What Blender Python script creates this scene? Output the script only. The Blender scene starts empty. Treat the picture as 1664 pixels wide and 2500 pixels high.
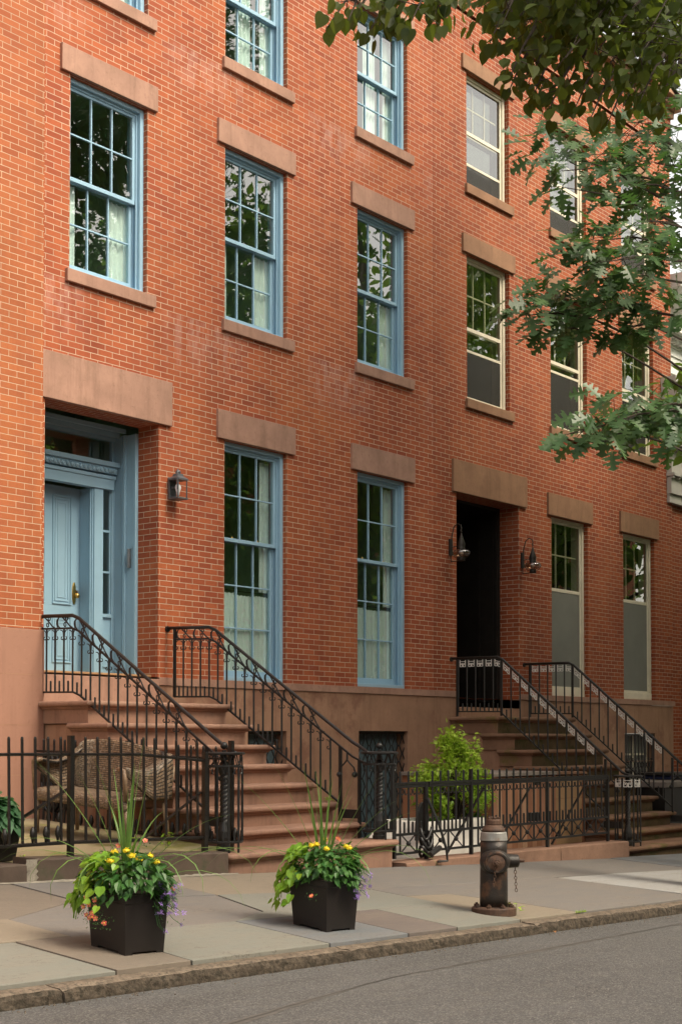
import bpy, bmesh, math, random
import numpy as np
from mathutils import Vector, Matrix
R = math.radians
rnd = random.Random(7)
nr = np.random.RandomState(11)
sc = bpy.context.scene
col = sc.collection

# ------------------------------------------------------------------ camera
F_PX, PITCH, YAW = 3606.0, R(1.8), math.atan2(3701 - 832, 3606.0)
CAM = Vector((-11.89, -12.1, 1.5))
cd = bpy.data.cameras.new("camera")
cam = bpy.data.objects.new("camera", cd); col.objects.link(cam)
cam.location = CAM
cam.rotation_euler = (R(90) + PITCH, 0, YAW - R(90))
cd.sensor_fit = 'VERTICAL'; cd.sensor_height = 24.0
cd.lens = F_PX / 2500 * 24.0
cd.shift_y = (1808 - F_PX * math.tan(PITCH) - 1250) / 2500
cd.clip_start = 0.1; cd.clip_end = 3000
sc.camera = cam
_fw = Vector((math.cos(YAW), math.sin(YAW), 0)); _rt = Vector((math.sin(YAW), -math.cos(YAW), 0))
_F = _fw * math.cos(PITCH) + Vector((0, 0, 1)) * math.sin(PITCH)
_U = Vector((0, 0, 1)) * math.cos(PITCH) - _fw * math.sin(PITCH)
_PY = 1808 - F_PX * math.tan(PITCH)
def at(x, y, d):            # a point of the place at depth d metres along a sight line of the survey
    return CAM + (_F + _rt * ((x - 832) / F_PX) + _U * ((_PY - y) / F_PX)) * d

# ------------------------------------------------------------------ object helpers
def tag(o, label=None, cat=None, group=None, kind=None):
    if label: o['label'] = label
    if cat: o['category'] = cat
    if group: o['group'] = group
    if kind: o['kind'] = kind
    return o
def thing(name, label, cat, loc=(0, 0, 0), group=None):
    o = bpy.data.objects.new(name, None); col.objects.link(o)
    o.location = loc; o.empty_display_size = .2
    return tag(o, label, cat, group)
def attach(o, parent):
    o.parent = parent
    p = parent; M = Matrix.Identity(4)
    chain = []
    while p: chain.append(p); p = p.parent
    root = chain[-1]
    if len(chain) == 1: o.matrix_parent_inverse = Matrix.Translation(-Vector(root.location))
def copy_tree(o, parent=None):
    c = o.copy(); col.objects.link(c)
    if parent: c.parent = parent
    for ch in [x for x in bpy.data.objects if x.parent == o]: copy_tree(ch, c)
    return c

class MB:
    def __init__(s): s.v = []; s.f = []; s.uv = []
    def add(s, vs, fs, uvs=None):
        b = len(s.v); s.v += [tuple(p) for p in vs]
        for i, f in enumerate(fs):
            s.f.append(tuple(b + k for k in f))
            s.uv.append(uvs[i] if uvs else None)
        return s
    def box(s, x0, x1, y0, y1, z0, z1):
        v = [(x, y, z) for z in (z0, z1) for y in (y0, y1) for x in (x0, x1)]
        return s.add(v, [(0, 2, 3, 1), (4, 5, 7, 6), (0, 1, 5, 4), (2, 6, 7, 3), (0, 4, 6, 2), (1, 3, 7, 5)])
    def hexa(s, p):        # eight corners, bottom ring then top ring
        return s.add(p, [(3, 2, 1, 0), (4, 5, 6, 7), (0, 1, 5, 4), (1, 2, 6, 5), (2, 3, 7, 6), (3, 0, 4, 7)])
    def quad(s, a, b, c, d): return s.add([a, b, c, d], [(0, 1, 2, 3)])
    def tube(s, pts, r, n=6, cap=True, twist=0.0, square=False):
        pts = [Vector(p) for p in pts]; N = len(pts)
        rs = r if isinstance(r, (list, tuple)) else [r] * N
        up = None; vs = []; fs = []
        for i in range(N):
            t = (pts[min(i + 1, N - 1)] - pts[max(i - 1, 0)])
            if t.length < 1e-9: t = Vector((0, 0, 1))
            t.normalize()
            if up is None:
                up = Vector((0, 0, 1)) if abs(t.z) < .9 else Vector((1, 0, 0))
            a = up - t * up.dot(t)
            if a.length < 1e-6: a = t.orthogonal()
            a.normalize(); b = t.cross(a); up = a
            for k in range(n):
                ang = 2 * math.pi * k / n + (math.pi / 4 if square else 0) + twist * i
                vs.append(pts[i] + (a * math.cos(ang) + b * math.sin(ang)) * rs[i])
        for i in range(N - 1):
            for k in range(n):
                fs.append((i * n + k, i * n + (k + 1) % n, (i + 1) * n + (k + 1) % n, (i + 1) * n + k))
        if cap:
            fs.append(tuple(range(n - 1, -1, -1))); fs.append(tuple((N - 1) * n + k for k in range(n)))
        return s.add(vs, fs)
    def bar(s, a, b, w, d=None):      # square bar
        d = d or w
        a = Vector(a); b = Vector(b); t = (b - a).normalized()
        u = Vector((1, 0, 0)) if abs(t.x) < .9 else Vector((0, 1, 0))
        p = (u - t * u.dot(t)).normalized(); q = t.cross(p)
        P = [a + p * (sx * w / 2) + q * (sy * d / 2) for sx, sy in ((-1, -1), (1, -1), (1, 1), (-1, 1))]
        Q = [b + p * (sx * w / 2) + q * (sy * d / 2) for sx, sy in ((-1, -1), (1, -1), (1, 1), (-1, 1))]
        return s.hexa(P + Q)
    def lathe(s, c, prof, n=16, axis='z', flute=0, fl=0):
        c = Vector(c); vs = []; fs = []
        for r_, h in prof:
            for k in range(n):
                a = 2 * math.pi * k / n
                rr = r_ * (1 + (fl * math.cos(flute * a) if flute else 0))
                x, y = rr * math.cos(a), rr * math.sin(a)
                vs.append(c + (Vector((x, y, h)) if axis == 'z' else Vector((x, h, y)) if axis == 'y' else Vector((h, x, y))))
        for i in range(len(prof) - 1):
            for k in range(n):
                q = (i * n + k, i * n + (k + 1) % n, (i + 1) * n + (k + 1) % n, (i + 1) * n + k)
                fs.append(q if axis != 'y' else q[::-1])
        fs.append(tuple(range(n - 1, -1, -1))); m = (len(prof) - 1) * n
        fs.append(tuple(m + k for k in range(n)))
        return s.add(vs, fs)
    def sphere(s, c, r, n=12, m=8, sq=1.0):
        return s.lathe(c, [(max(1e-4, r * math.sin(math.pi * i / m)), -r * sq * math.cos(math.pi * i / m)) for i in range(m + 1)], n)
    def rings(s, outs):   # stacked outlines, each a list of points of one length, capped at both ends
        n = len(outs[0]); vs = [p for o in outs for p in o]; fs = []
        for i in range(len(outs) - 1):
            for k in range(n):
                fs.append((i * n + k, i * n + (k + 1) % n, (i + 1) * n + (k + 1) % n, (i + 1) * n + k))
        fs.append(tuple(range(n - 1, -1, -1))); m = (len(outs) - 1) * n
        fs.append(tuple(m + k for k in range(n)))
        return s.add(vs, fs)
    def prism(s, poly, axis, a, b):    # polygon in the other two axes pushed along axis from a to b
        def P(p, t):
            return (t, p[0], p[1]) if axis == 'x' else (p[0], t, p[1]) if axis == 'y' else (p[0], p[1], t)
        n = len(poly); vs = [P(p, a) for p in poly] + [P(p, b) for p in poly]
        fs = [tuple(range(n)), tuple(range(2 * n - 1, n - 1, -1))]
        fs += [(k, k + n, (k + 1) % n + n, (k + 1) % n) for k in range(n)]
        return s.add(vs, fs)
    def build(s, name, m, parent=None, smooth=False, bevel=0, fix=True, label=None):
        me = bpy.data.meshes.new(name); me.from_pydata(s.v, [], s.f)
        if any(u is not None for u in s.uv):
            L = me.uv_layers.new(name='UVMap'); k = 0
            for f, u in zip(s.f, s.uv):
                for j in range(len(f)):
                    L.data[k].uv = u[j] if u else (0, 0); k += 1
        elif fix:
            bm = bmesh.new(); bm.from_mesh(me); bmesh.ops.recalc_face_normals(bm, faces=bm.faces); bm.to_mesh(me); bm.free()
        if smooth: me.polygons.foreach_set('use_smooth', [True] * len(me.polygons))
        me.materials.append(m)
        o = bpy.data.objects.new(name, me); col.objects.link(o)
        if parent: attach(o, parent)
        if bevel:
            b = o.modifiers.new('bevel', 'BEVEL'); b.width = bevel; b.segments = 2; b.limit_method = 'ANGLE'; b.angle_limit = R(40)
        if label: o['label'] = label
        return o

# ------------------------------------------------------------------ materials
def nt(name):
    m = bpy.data.materials.new(name); m.use_nodes = True
    t = m.node_tree; return m, t, t.nodes['Principled BSDF']
def N(t, kind, **kw):
    n = t.nodes.new(kind)
    for k, v in kw.items():
        if k in n.inputs: n.inputs[k].default_value = v
        else: setattr(n, k, v)
    return n
def c4(c): return (*c, 1)
def noise(t, src, scale, detail=4, rough=.6, dim=None):
    n = N(t, 'ShaderNodeTexNoise'); n.inputs['Scale'].default_value = scale
    n.inputs['Detail'].default_value = detail; n.inputs['Roughness'].default_value = rough
    if src: t.links.new(src, n.inputs['Vector'])
    return n
def mrange(t, src, a, b, c=0, d=1):
    n = N(t, 'ShaderNodeMapRange'); n.clamp = True
    for i, v in enumerate((a, b, c, d)): n.inputs[i + 1].default_value = v
    t.links.new(src, n.inputs[0]); return n.outputs[0]
def mixc(t, fac, a, b, mode='MIX'):
    n = N(t, 'ShaderNodeMix'); n.data_type = 'RGBA'; n.blend_type = mode
    for k, v in ((0, fac), (6, a), (7, b)):
        if hasattr(v, 'is_linked') or hasattr(v, 'links'): t.links.new(v, n.inputs[k])
        else: n.inputs[k].default_value = v if k == 0 else c4(v)
    return n.outputs[2]
def mth(t, op, a, b=None):
    n = N(t, 'ShaderNodeMath'); n.operation = op
    for k, v in ((0, a), (1, b)):
        if v is None: continue
        if hasattr(v, 'links'): t.links.new(v, n.inputs[k])
        else: n.inputs[k].default_value = v
    return n.outputs[0]
def bump(t, p, h, strength=.3, dist=.01):
    b = N(t, 'ShaderNodeBump'); b.inputs['Strength'].default_value = strength; b.inputs['Distance'].default_value = dist
    t.links.new(h, b.inputs['Height']); t.links.new(b.outputs[0], p.inputs['Normal']); return b
def mat(name, c, rough=.6, metal=0.0, c2=None, var=.18, vs=5, bs=80, bst=.15, bd=.004, c3=None, s3=14, t3=(.58, .68), spec=.5, detail=5, drip=None):
    m, t, p = nt(name)
    tc = N(t, 'ShaderNodeTexCoord'); o = tc.outputs['Object']
    a = tuple(x * (1 - var) for x in c); b = c2 or tuple(min(1, x * (1 + var)) for x in c)
    n1 = noise(t, o, vs, detail)
    cl = mixc(t, mrange(t, n1.outputs[0], .32, .68), a, b)
    if c3:
        n3 = noise(t, o, s3, 6, .65)
        cl = mixc(t, mrange(t, n3.outputs[0], t3[0], t3[1]), cl, c3)
    if drip:
        mp = N(t, 'ShaderNodeMapping'); mp.inputs['Scale'].default_value = (4.5, 4.5, .45); t.links.new(o, mp.inputs[0])
        dn = noise(t, mp.outputs[0], 1.5, 6, .7); gn = noise(t, o, 19, 6, .75)
        cl = mixc(t, mth(t, 'MULTIPLY', mrange(t, dn.outputs[0], .50, .72), .6), cl, drip)
        cl = mixc(t, mth(t, 'MULTIPLY', mrange(t, gn.outputs[0], .56, .70), .5), cl, tuple(x * .9 for x in drip))
        cl = mixc(t, mth(t, 'MULTIPLY', mrange(t, gn.outputs[0], .40, .30), .35), cl, tuple(min(1, x * 1.35) for x in c))
    t.links.new(cl, p.inputs['Base Color'])
    p.inputs['Roughness'].default_value = rough; p.inputs['Metallic'].default_value = metal
    p.inputs['Specular IOR Level'].default_value = spec
    if bst:
        n2 = noise(t, o, bs, 4); bump(t, p, n2.outputs[0], bst, bd)
    return m
def brick_mat(name, c1, c2, mortar, orange, dirt, stains=False, msize=.0042):
    m, t, p = nt(name)
    uv = N(t, 'ShaderNodeUVMap', uv_map='UVMap').outputs[0]
    wob = noise(t, uv, 9, 2)
    wv = N(t, 'ShaderNodeVectorMath'); wv.operation = 'MULTIPLY_ADD'
    t.links.new(wob.outputs['Color'], wv.inputs[0]); wv.inputs[1].default_value = (.006, .004, 0); t.links.new(uv, wv.inputs[2])
    br = N(t, 'ShaderNodeTexBrick'); br.offset = .5
    t.links.new(wv.outputs[0], br.inputs['Vector'])
    for k, v in (('Scale', 1), ('Mortar Size', msize), ('Mortar Smooth', .35), ('Bias', 0), ('Brick Width', .2127), ('Row Height', .0667)): br.inputs[k].default_value = v
    br.inputs['Color1'].default_value = (0, 0, 0, 1); br.inputs['Color2'].default_value = (1, 1, 1, 1); br.inputs['Mortar'].default_value = (.5, .5, .5, 1)
    rv = br.outputs['Color']; fac = br.outputs['Fac']
    big = noise(t, uv, .55, 4, .6); mid = noise(t, uv, 3.2, 5, .6); fine = noise(t, uv, 60, 4, .7)
    base = mixc(t, rv, c1, c2)
    base = mixc(t, mth(t, 'MULTIPLY', mrange(t, big.outputs[0], .45, .7), .55), base, orange)
    base = mixc(t, mth(t, 'MULTIPLY', mrange(t, mid.outputs[0], .5, .75), .5), base, dirt)
    base = mixc(t, mth(t, 'MULTIPLY', mrange(t, fine.outputs[0], .35, .75), .35), base, tuple(x * .62 for x in c1))
    gm = N(t, 'ShaderNodeMapping'); gm.inputs['Scale'].default_value = (2.2, .28, 1); t.links.new(uv, gm.inputs[0])
    gn = noise(t, gm.outputs[0], 1.0, 6, .68)
    base = mixc(t, mth(t, 'MULTIPLY', mrange(t, gn.outputs[0], .5, .74), .42), base, tuple(x * .5 for x in c1))
    mn = noise(t, uv, 1.3, 4); mo = mixc(t, mrange(t, mn.outputs[0], .35, .65), mortar, tuple(x * .72 for x in mortar))
    cl = mixc(t, fac, base, mo)
    if stains:
        sx = N(t, 'ShaderNodeSeparateXYZ'); t.links.new(uv, sx.inputs[0])
        u, z = sx.outputs[0], sx.outputs[1]
        fr = mth(t, 'FRACT', mth(t, 'ADD', mth(t, 'DIVIDE', mth(t, 'ADD', u, 20.7), 2.6), .25))
        du = mth(t, 'ABSOLUTE', mth(t, 'SUBTRACT', fr, .5))
        mu = mrange(t, du, .30, .18)
        z1 = mth(t, 'MULTIPLY', mrange(t, z, 5.72, 6.3), mrange(t, z, 6.47, 6.44))
        z2 = mth(t, 'MULTIPLY', mrange(t, z, 9.05, 9.5), mrange(t, z, 9.67, 9.64))
        mp = N(t, 'ShaderNodeMapping'); mp.inputs['Scale'].default_value = (5.5, 1.5, 1); t.links.new(uv, mp.inputs[0])
        sn = noise(t, mp.outputs[0], 1.6, 6, .65)
        k = mth(t, 'MULTIPLY', mth(t, 'MULTIPLY', mth(t, 'MAXIMUM', z1, z2), mu), mrange(t, sn.outputs[0], .42, .72))
        sn2 = noise(t, uv, 2.1, 5); k = mth(t, 'MAXIMUM', mth(t, 'MULTIPLY', k, .55), mth(t, 'MULTIPLY', mrange(t, sn2.outputs[0], .66, .8), .35))
        cl = mixc(t, k, cl, (.52, .34, .29))
    t.links.new(cl, p.inputs['Base Color']); p.inputs['Roughness'].default_value = .82; p.inputs['Specular IOR Level'].default_value = .3
    h = mth(t, 'SUBTRACT', mth(t, 'MULTIPLY', fine.outputs[0], .3), fac)
    bump(t, p, h, .55, .006)
    return m
def glass_mat(name, tint=(.75, .82, .78), ior=1.5, boost=1.0):
    m, t, p = nt(name); t.nodes.remove(p)
    out = t.nodes['Material Output']
    ge = N(t, 'ShaderNodeNewGeometry'); dt = N(t, 'ShaderNodeVectorMath'); dt.operation = 'DOT_PRODUCT'
    t.links.new(ge.outputs['Normal'], dt.inputs[0]); t.links.new(ge.outputs['Incoming'], dt.inputs[1])
    fz = mth(t, 'POWER', mth(t, 'SUBTRACT', 1.0, mth(t, 'ABSOLUTE', dt.outputs['Value'])), 4.0)
    fr = mth(t, 'ADD', mth(t, 'MULTIPLY', fz, .85), ior)
    nz = noise(t, N(t, 'ShaderNodeTexCoord').outputs['Object'], 1.7, 2)
    bp = N(t, 'ShaderNodeBump'); bp.inputs['Strength'].default_value = .03; bp.inputs['Distance'].default_value = .02
    t.links.new(nz.outputs[0], bp.inputs['Height'])
    tr = N(t, 'ShaderNodeBsdfTransparent'); tr.inputs[0].default_value = c4(tint)
    gl = N(t, 'ShaderNodeBsdfGlossy'); gl.inputs['Roughness'].default_value = 0.0; gl.inputs[0].default_value = (1, 1, 1, 1)
    t.links.new(bp.outputs[0], gl.inputs['Normal'])
    mx = N(t, 'ShaderNodeMixShader')
    t.links.new(mth(t, 'MULTIPLY', fr, boost), mx.inputs[0])
    t.links.new(tr.outputs[0], mx.inputs[1]); t.links.new(gl.outputs[0], mx.inputs[2]); t.links.new(mx.outputs[0], out.inputs[0])
    return m
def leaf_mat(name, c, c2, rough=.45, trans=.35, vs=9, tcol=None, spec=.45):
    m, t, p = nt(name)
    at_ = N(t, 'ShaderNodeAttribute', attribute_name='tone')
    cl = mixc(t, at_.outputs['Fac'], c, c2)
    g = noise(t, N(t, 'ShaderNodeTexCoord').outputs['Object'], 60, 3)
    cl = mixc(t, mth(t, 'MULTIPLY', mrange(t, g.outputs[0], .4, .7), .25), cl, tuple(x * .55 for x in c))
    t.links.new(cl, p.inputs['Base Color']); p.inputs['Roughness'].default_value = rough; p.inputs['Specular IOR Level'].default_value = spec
    tl = N(t, 'ShaderNodeBsdfTranslucent')
    tcx = mixc(t, .5, cl, tcol or tuple(min(1, x * 1.6) for x in c2)); t.links.new(tcx, tl.inputs[0])
    mx = N(t, 'ShaderNodeMixShader'); mx.inputs[0].default_value = trans
    t.links.new(p.outputs[0], mx.inputs[1]); t.links.new(tl.outputs[0], mx.inputs[2])
    t.links.new(mx.outputs[0], t.nodes['Material Output'].inputs[0])
    return m
M = {}
M['brick'] = brick_mat('orange_red_brick', (.28, .064, .028), (.42, .112, .044), (.60, .46, .33), (.46, .145, .046), (.22, .058, .034), stains=True, msize=.0043)
M['brick_old'] = brick_mat('weathered_orange_brick', (.31, .085, .033), (.42, .13, .05), (.60, .46, .32), (.47, .165, .055), (.27, .09, .05), msize=.0038)
M['brick_dark'] = brick_mat('dark_red_brick', (.24, .052, .022), (.37, .094, .035), (.52, .41, .29), (.40, .115, .038), (.20, .053, .03), msize=.0044)  # same brick as the first house, with shade put into the colour
M['brownstone'] = mat('brownstone', (.36, .21, .152), .82, var=.16, vs=2.6, bs=130, bst=.45, bd=.003, c3=(.28, .165, .115), s3=3.1, t3=(.5, .72), spec=.3, drip=(.21, .12, .085))
M['brownstone_dark'] = mat('brownstone_brown', (.28, .155, .09), .82, var=.16, vs=2.4, bs=130, bst=.45, bd=.003, c3=(.23, .125, .075), s3=2.6, t3=(.5, .75), spec=.3, drip=(.16, .088, .052))
M['foundation'] = mat('brownstone_foundation', (.34, .195, .125), .82, var=.16, vs=1.9, bs=120, bst=.4, bd=.003, c3=(.25, .13, .085), s3=1.3, t3=(.54, .62), spec=.25, drip=(.20, .105, .07))
M['foundation_red'] = mat('painted_brownstone', (.33, .175, .122), .78, var=.08, vs=1.4, bs=120, bst=.2, bd=.002, spec=.3, drip=(.26, .135, .095))
M['step'] = mat('step_stone', (.285, .165, .115), .7, var=.12, vs=3, bs=140, bst=.25, bd=.002, c3=(.20, .12, .088), s3=2.4, t3=(.54, .72), spec=.35, drip=(.15, .09, .065))
M['step_moss'] = mat('mossy_step_stone', (.22, .125, .078), .82, var=.2, vs=3, bs=140, bst=.35, bd=.003, c3=(.13, .105, .03), s3=2.2, t3=(.52, .68), spec=.25)
M['blue'] = mat('light_blue_paint', (.30, .475, .60), .38, var=.04, vs=3, bs=40, bst=.05, bd=.001)
M['door_blue'] = mat('door_blue_paint', (.285, .46, .575), .36, var=.04, vs=3, bs=40, bst=.05, bd=.001)
M['cream'] = mat('cream_paint', (.66, .61, .48), .45, var=.08, vs=4, bs=60, bst=.12, bd=.001, c3=(.42, .36, .25), s3=9, t3=(.62, .75))
M['iron'] = mat('black_iron', (.010, .0105, .0105), .42, var=.3, vs=20, bs=220, bst=.35, bd=.0015, c3=(.03, .028, .024), s3=26, t3=(.62, .74))
M['iron_grille'] = mat('greyed_iron', (.055, .058, .056), .38, var=.2, vs=20, bs=200, bst=.3, bd=.001)
M['iron_brown'] = mat('old_black_iron', (.013, .012, .010), .5, var=.3, vs=20, bs=200, bst=.4, bd=.002, c3=(.06, .04, .025), s3=18, t3=(.6, .72))
M['iron_pit'] = mat('thick_painted_iron', (.009, .008, .007), .3, var=.3, vs=30, bs=240, bst=.8, bd=.003)
M['key_white'] = mat('white_iron_paint', (.80, .78, .72), .5, var=.15, vs=30, bs=100, bst=.1)
M['black_wood'] = mat('black_painted_wood', (.016, .0135, .011), .5, var=.3, vs=6, bs=60, bst=.3, c3=(.05, .042, .028), s3=30, t3=(.68, .76), spec=.3)
M['interior'] = mat('room_wall', (.36, .52, .36), .9, var=.15, vs=1, bst=0)
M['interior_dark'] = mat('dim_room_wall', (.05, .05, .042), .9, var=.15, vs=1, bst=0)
M['glass'] = glass_mat('window_glass', (.80, .88, .83), .17, 1.0)
M['glass_storm'] = glass_mat('storm_glass', (.70, .74, .66), .14, 1.0)
M['screen'] = mat('insect_screen', (.035, .034, .03), .6, var=.08, vs=4, bs=900, bst=.3, bd=.001)
M['shade'] = mat('grey_window_shade', (.20, .205, .18), .55, var=.08, vs=2, bs=500, bst=.15, bd=.001)
def see_through(m, k):
    t = m.node_tree; p = t.nodes['Principled BSDF']; tr = N(t, 'ShaderNodeBsdfTransparent'); mx = N(t, 'ShaderNodeMixShader'); mx.inputs[0].default_value = k
    t.links.new(p.outputs[0], mx.inputs[1]); t.links.new(tr.outputs[0], mx.inputs[2]); t.links.new(mx.outputs[0], t.nodes['Material Output'].inputs[0])
see_through(M['screen'], .4); see_through(M['shade'], .16)
M['curtain'] = mat('white_curtain', (.84, .93, .93), .9, var=.05, vs=6, bs=300, bst=.1, bd=.001)
M['brass'] = mat('brass', (.55, .38, .12), .28, 1.0, var=.1)
M['steel'] = mat('grey_metal', (.22, .23, .24), .4, .6, var=.15)
M['lantern'] = mat('grey_lantern_metal', (.12, .13, .145), .42, .4, var=.2, vs=20)
M['bronze'] = mat('dark_bronze', (.035, .03, .025), .45, .5, var=.25, vs=20)
M['bulb'] = mat('white_bulb', (.8, .8, .82), .25, bst=0, var=.02)
M['lantern_glass'] = glass_mat('lantern_glass', (.9, .9, .9), .05)
M['globe'] = glass_mat('smoky_globe_glass', (.62, .50, .40), .16)
M['planter'] = mat('dark_brown_plastic', (.009, .0065, .0055), .5, var=.12, vs=6, bs=300, bst=.2, bd=.001)
M['soil'] = mat('potting_soil', (.03, .02, .014), .95, var=.4, vs=40, bs=60, bst=.8, bd=.01)
M['rust'] = mat('rusty_black_cast_iron', (.018, .0145, .012), .5, .15, var=.35, vs=7, bs=70, bst=.6, bd=.004, c3=(.085, .042, .022), s3=7.5, t3=(.52, .64))
M['rust_brown'] = mat('rusty_cast_iron', (.075, .040, .024), .75, .1, var=.35, vs=12, bs=90, bst=.6, bd=.004, c3=(.04, .026, .02), s3=11, t3=(.5, .66))
M['silver'] = mat('worn_silver_paint', (.25, .25, .235), .45, .25, var=.2, vs=12, bs=90, bst=.4, bd=.002, c3=(.2, .11, .06), s3=13, t3=(.58, .7))
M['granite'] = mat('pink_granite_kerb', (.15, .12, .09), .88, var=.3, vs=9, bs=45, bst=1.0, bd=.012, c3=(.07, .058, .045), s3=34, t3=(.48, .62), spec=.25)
M['kerb_face'] = mat('dirty_kerb_face', (.075, .06, .045), .9, var=.35, vs=9, bs=40, bst=1.0, bd=.014, c3=(.035, .03, .022), s3=24, t3=(.45, .6), spec=.2)  # darker colour stands in for shade on the street face
M['moss_riser'] = mat('mossy_dark_riser', (.105, .072, .038), .9, var=.25, vs=4, bs=60, bst=.4, bd=.003, c3=(.06, .055, .018), s3=3, t3=(.5, .62), spec=.2)  # moss and the shade of the step fronts, both put into the colour
M['coping'] = mat('brown_coping_stone', (.25, .15, .105), .85, var=.15, vs=5, bs=120, bst=.5, bd=.004, c3=(.17, .105, .075), s3=30, t3=(.56, .7), spec=.25)
M['coping_dark'] = mat('dark_coping_stone', (.085, .062, .048), .8, var=.25, vs=5, bs=120, bst=.6, bd=.004, c3=(.06, .06, .035), s3=5, t3=(.55, .7), spec=.3)
M['mortar'] = mat('pale_mortar', (.25, .225, .18), .9, var=.2, vs=20, bs=80, bst=.8, bd=.008)
M['concrete_white'] = mat('white_pebbled_concrete', (.74, .71, .64), .85, var=.08, vs=3, bs=120, bst=.5, bd=.004, c3=(.22, .19, .16), s3=95, t3=(.66, .72))
M['wood_plank'] = mat('stained_cedar_plank', (.30, .135, .07), .6, var=.2, vs=1.5, bs=60, bst=.2)
M['wood_pale'] = mat('pale_cedar_board', (.32, .195, .095), .65, var=.15, vs=2, bs=60, bst=.2)
M['slate'] = mat('grey_slate', (.20, .17, .145), .7, var=.15, vs=3, bs=100, bst=.25)
M['bark'] = mat('tree_bark', (.07, .055, .04), .9, var=.3, vs=8, bs=30, bst=.9, bd=.02)
M['twig'] = mat('twig_bark', (.045, .032, .022), .85, var=.2, vs=20, bst=.2)
M['white_wood'] = mat('white_clapboard_paint', (.66, .67, .64), .55, var=.06, vs=2, bs=60, bst=.08)
M['porch_grey'] = mat('pale_porch_paint', (.50, .48, .44), .6, var=.06, vs=2, bs=60, bst=.1)
M['oak'] = leaf_mat('oak_leaf', (.032, .084, .027), (.082, .155, .05), .42, .3, tcol=(.14, .30, .05))
M['linden'] = leaf_mat('linden_leaf', (.014, .030, .006), (.085, .115, .018), .55, .36, tcol=(.30, .40, .04), spec=.2)
M['tree_leaf'] = leaf_mat('far_leaf', (.07, .15, .03), (.16, .28, .05), .5, .55, tcol=(.30, .48, .06))
M['lime'] = leaf_mat('lime_leaf', (.13, .29, .02), (.27, .45, .04), .4, .35, tcol=(.5, .8, .08))
M['maple'] = leaf_mat('bright_green_leaf', (.15, .30, .022), (.42, .56, .06), .45, .4, tcol=(.45, .75, .05))
M['green'] = leaf_mat('deep_green_leaf', (.026, .095, .02), (.075, .185, .042), .42, .25, tcol=(.14, .4, .05))
M['hosta'] = leaf_mat('hosta_leaf', (.05, .15, .06), (.11, .24, .12), .45, .25, tcol=(.14, .36, .1))
M['blade'] = leaf_mat('grass_blade', (.07, .16, .03), (.17, .29, .07), .42, .25, tcol=(.2, .4, .06))
M['yellow'] = leaf_mat('yellow_petal', (.80, .62, .02), (.88, .74, .05), .5, .2, tcol=(.9, .7, .05))
M['coral'] = leaf_mat('coral_petal', (.72, .13, .10), (.80, .25, .16), .5, .25, tcol=(.9, .3, .2))
M['coral_eye'] = mat('yellow_flower_eye', (.75, .5, .06), .6, bst=0)
M['purple'] = leaf_mat('purple_petal', (.26, .16, .50), (.42, .28, .66), .5, .3, tcol=(.5, .35, .8))
M['hose'] = mat('black_rubber_hose', (.012, .012, .012), .4, bst=0)
M['blue_plastic'] = mat('blue_plastic', (.03, .045, .12), .4, bst=0)
M['tar_band'] = mat('worn_seam', (.075, .07, .064), .8, var=.25, vs=14, bs=120, bst=.4)
M['tar'] = mat('crack_tar', (.04, .038, .035), .7, var=.2, vs=20, bs=120, bst=.3)
M['dry_leaf'] = mat('dry_leaf', (.22, .10, .03), .8, bst=0)

def asphalt():
    m, t, p = nt('asphalt'); o = N(t, 'ShaderNodeTexCoord').outputs['Object']
    big = noise(t, o, .5, 4); base = mixc(t, mrange(t, big.outputs[0], .3, .7), (.066, .067, .068), (.090, .091, .092))
    am = N(t, 'ShaderNodeMapping'); am.inputs['Scale'].default_value = (.25, 2.0, 1); t.links.new(o, am.inputs[0])
    an = noise(t, am.outputs[0], 1.6, 6, .65); base = mixc(t, mth(t, 'MULTIPLY', mrange(t, an.outputs[0], .48, .68), .6), base, (.045, .044, .043))
    an2 = noise(t, o, 5, 6, .7); base = mixc(t, mth(t, 'MULTIPLY', mrange(t, an2.outputs[0], .52, .7), .45), base, (.13, .122, .108))
    v = N(t, 'ShaderNodeTexVoronoi'); v.inputs['Scale'].default_value = 125; t.links.new(o, v.inputs['Vector'])
    sp = N(t, 'ShaderNodeSeparateColor'); t.links.new(v.outputs['Color'], sp.inputs[0])
    cl = mixc(t, mrange(t, sp.outputs[0], .55, .95), base, (.175, .17, .16))
    cl = mixc(t, mrange(t, sp.outputs[1], .7, .95, 0, .7), cl, (.04, .038, .036))
    f = noise(t, o, 160, 3, .7); cl = mixc(t, mth(t, 'MULTIPLY', mrange(t, f.outputs[0], .45, .7), .4), cl, (.06, .055, .05))
    t.links.new(cl, p.inputs['Base Color']); p.inputs['Roughness'].default_value = .85; p.inputs['Specular IOR Level'].default_value = .3
    h = mth(t, 'ADD', mth(t, 'MULTIPLY', v.outputs['Distance'], -1.0), f.outputs[0]); bump(t, p, h, .7, .006)
    return m
M['asphalt'] = asphalt()
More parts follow.
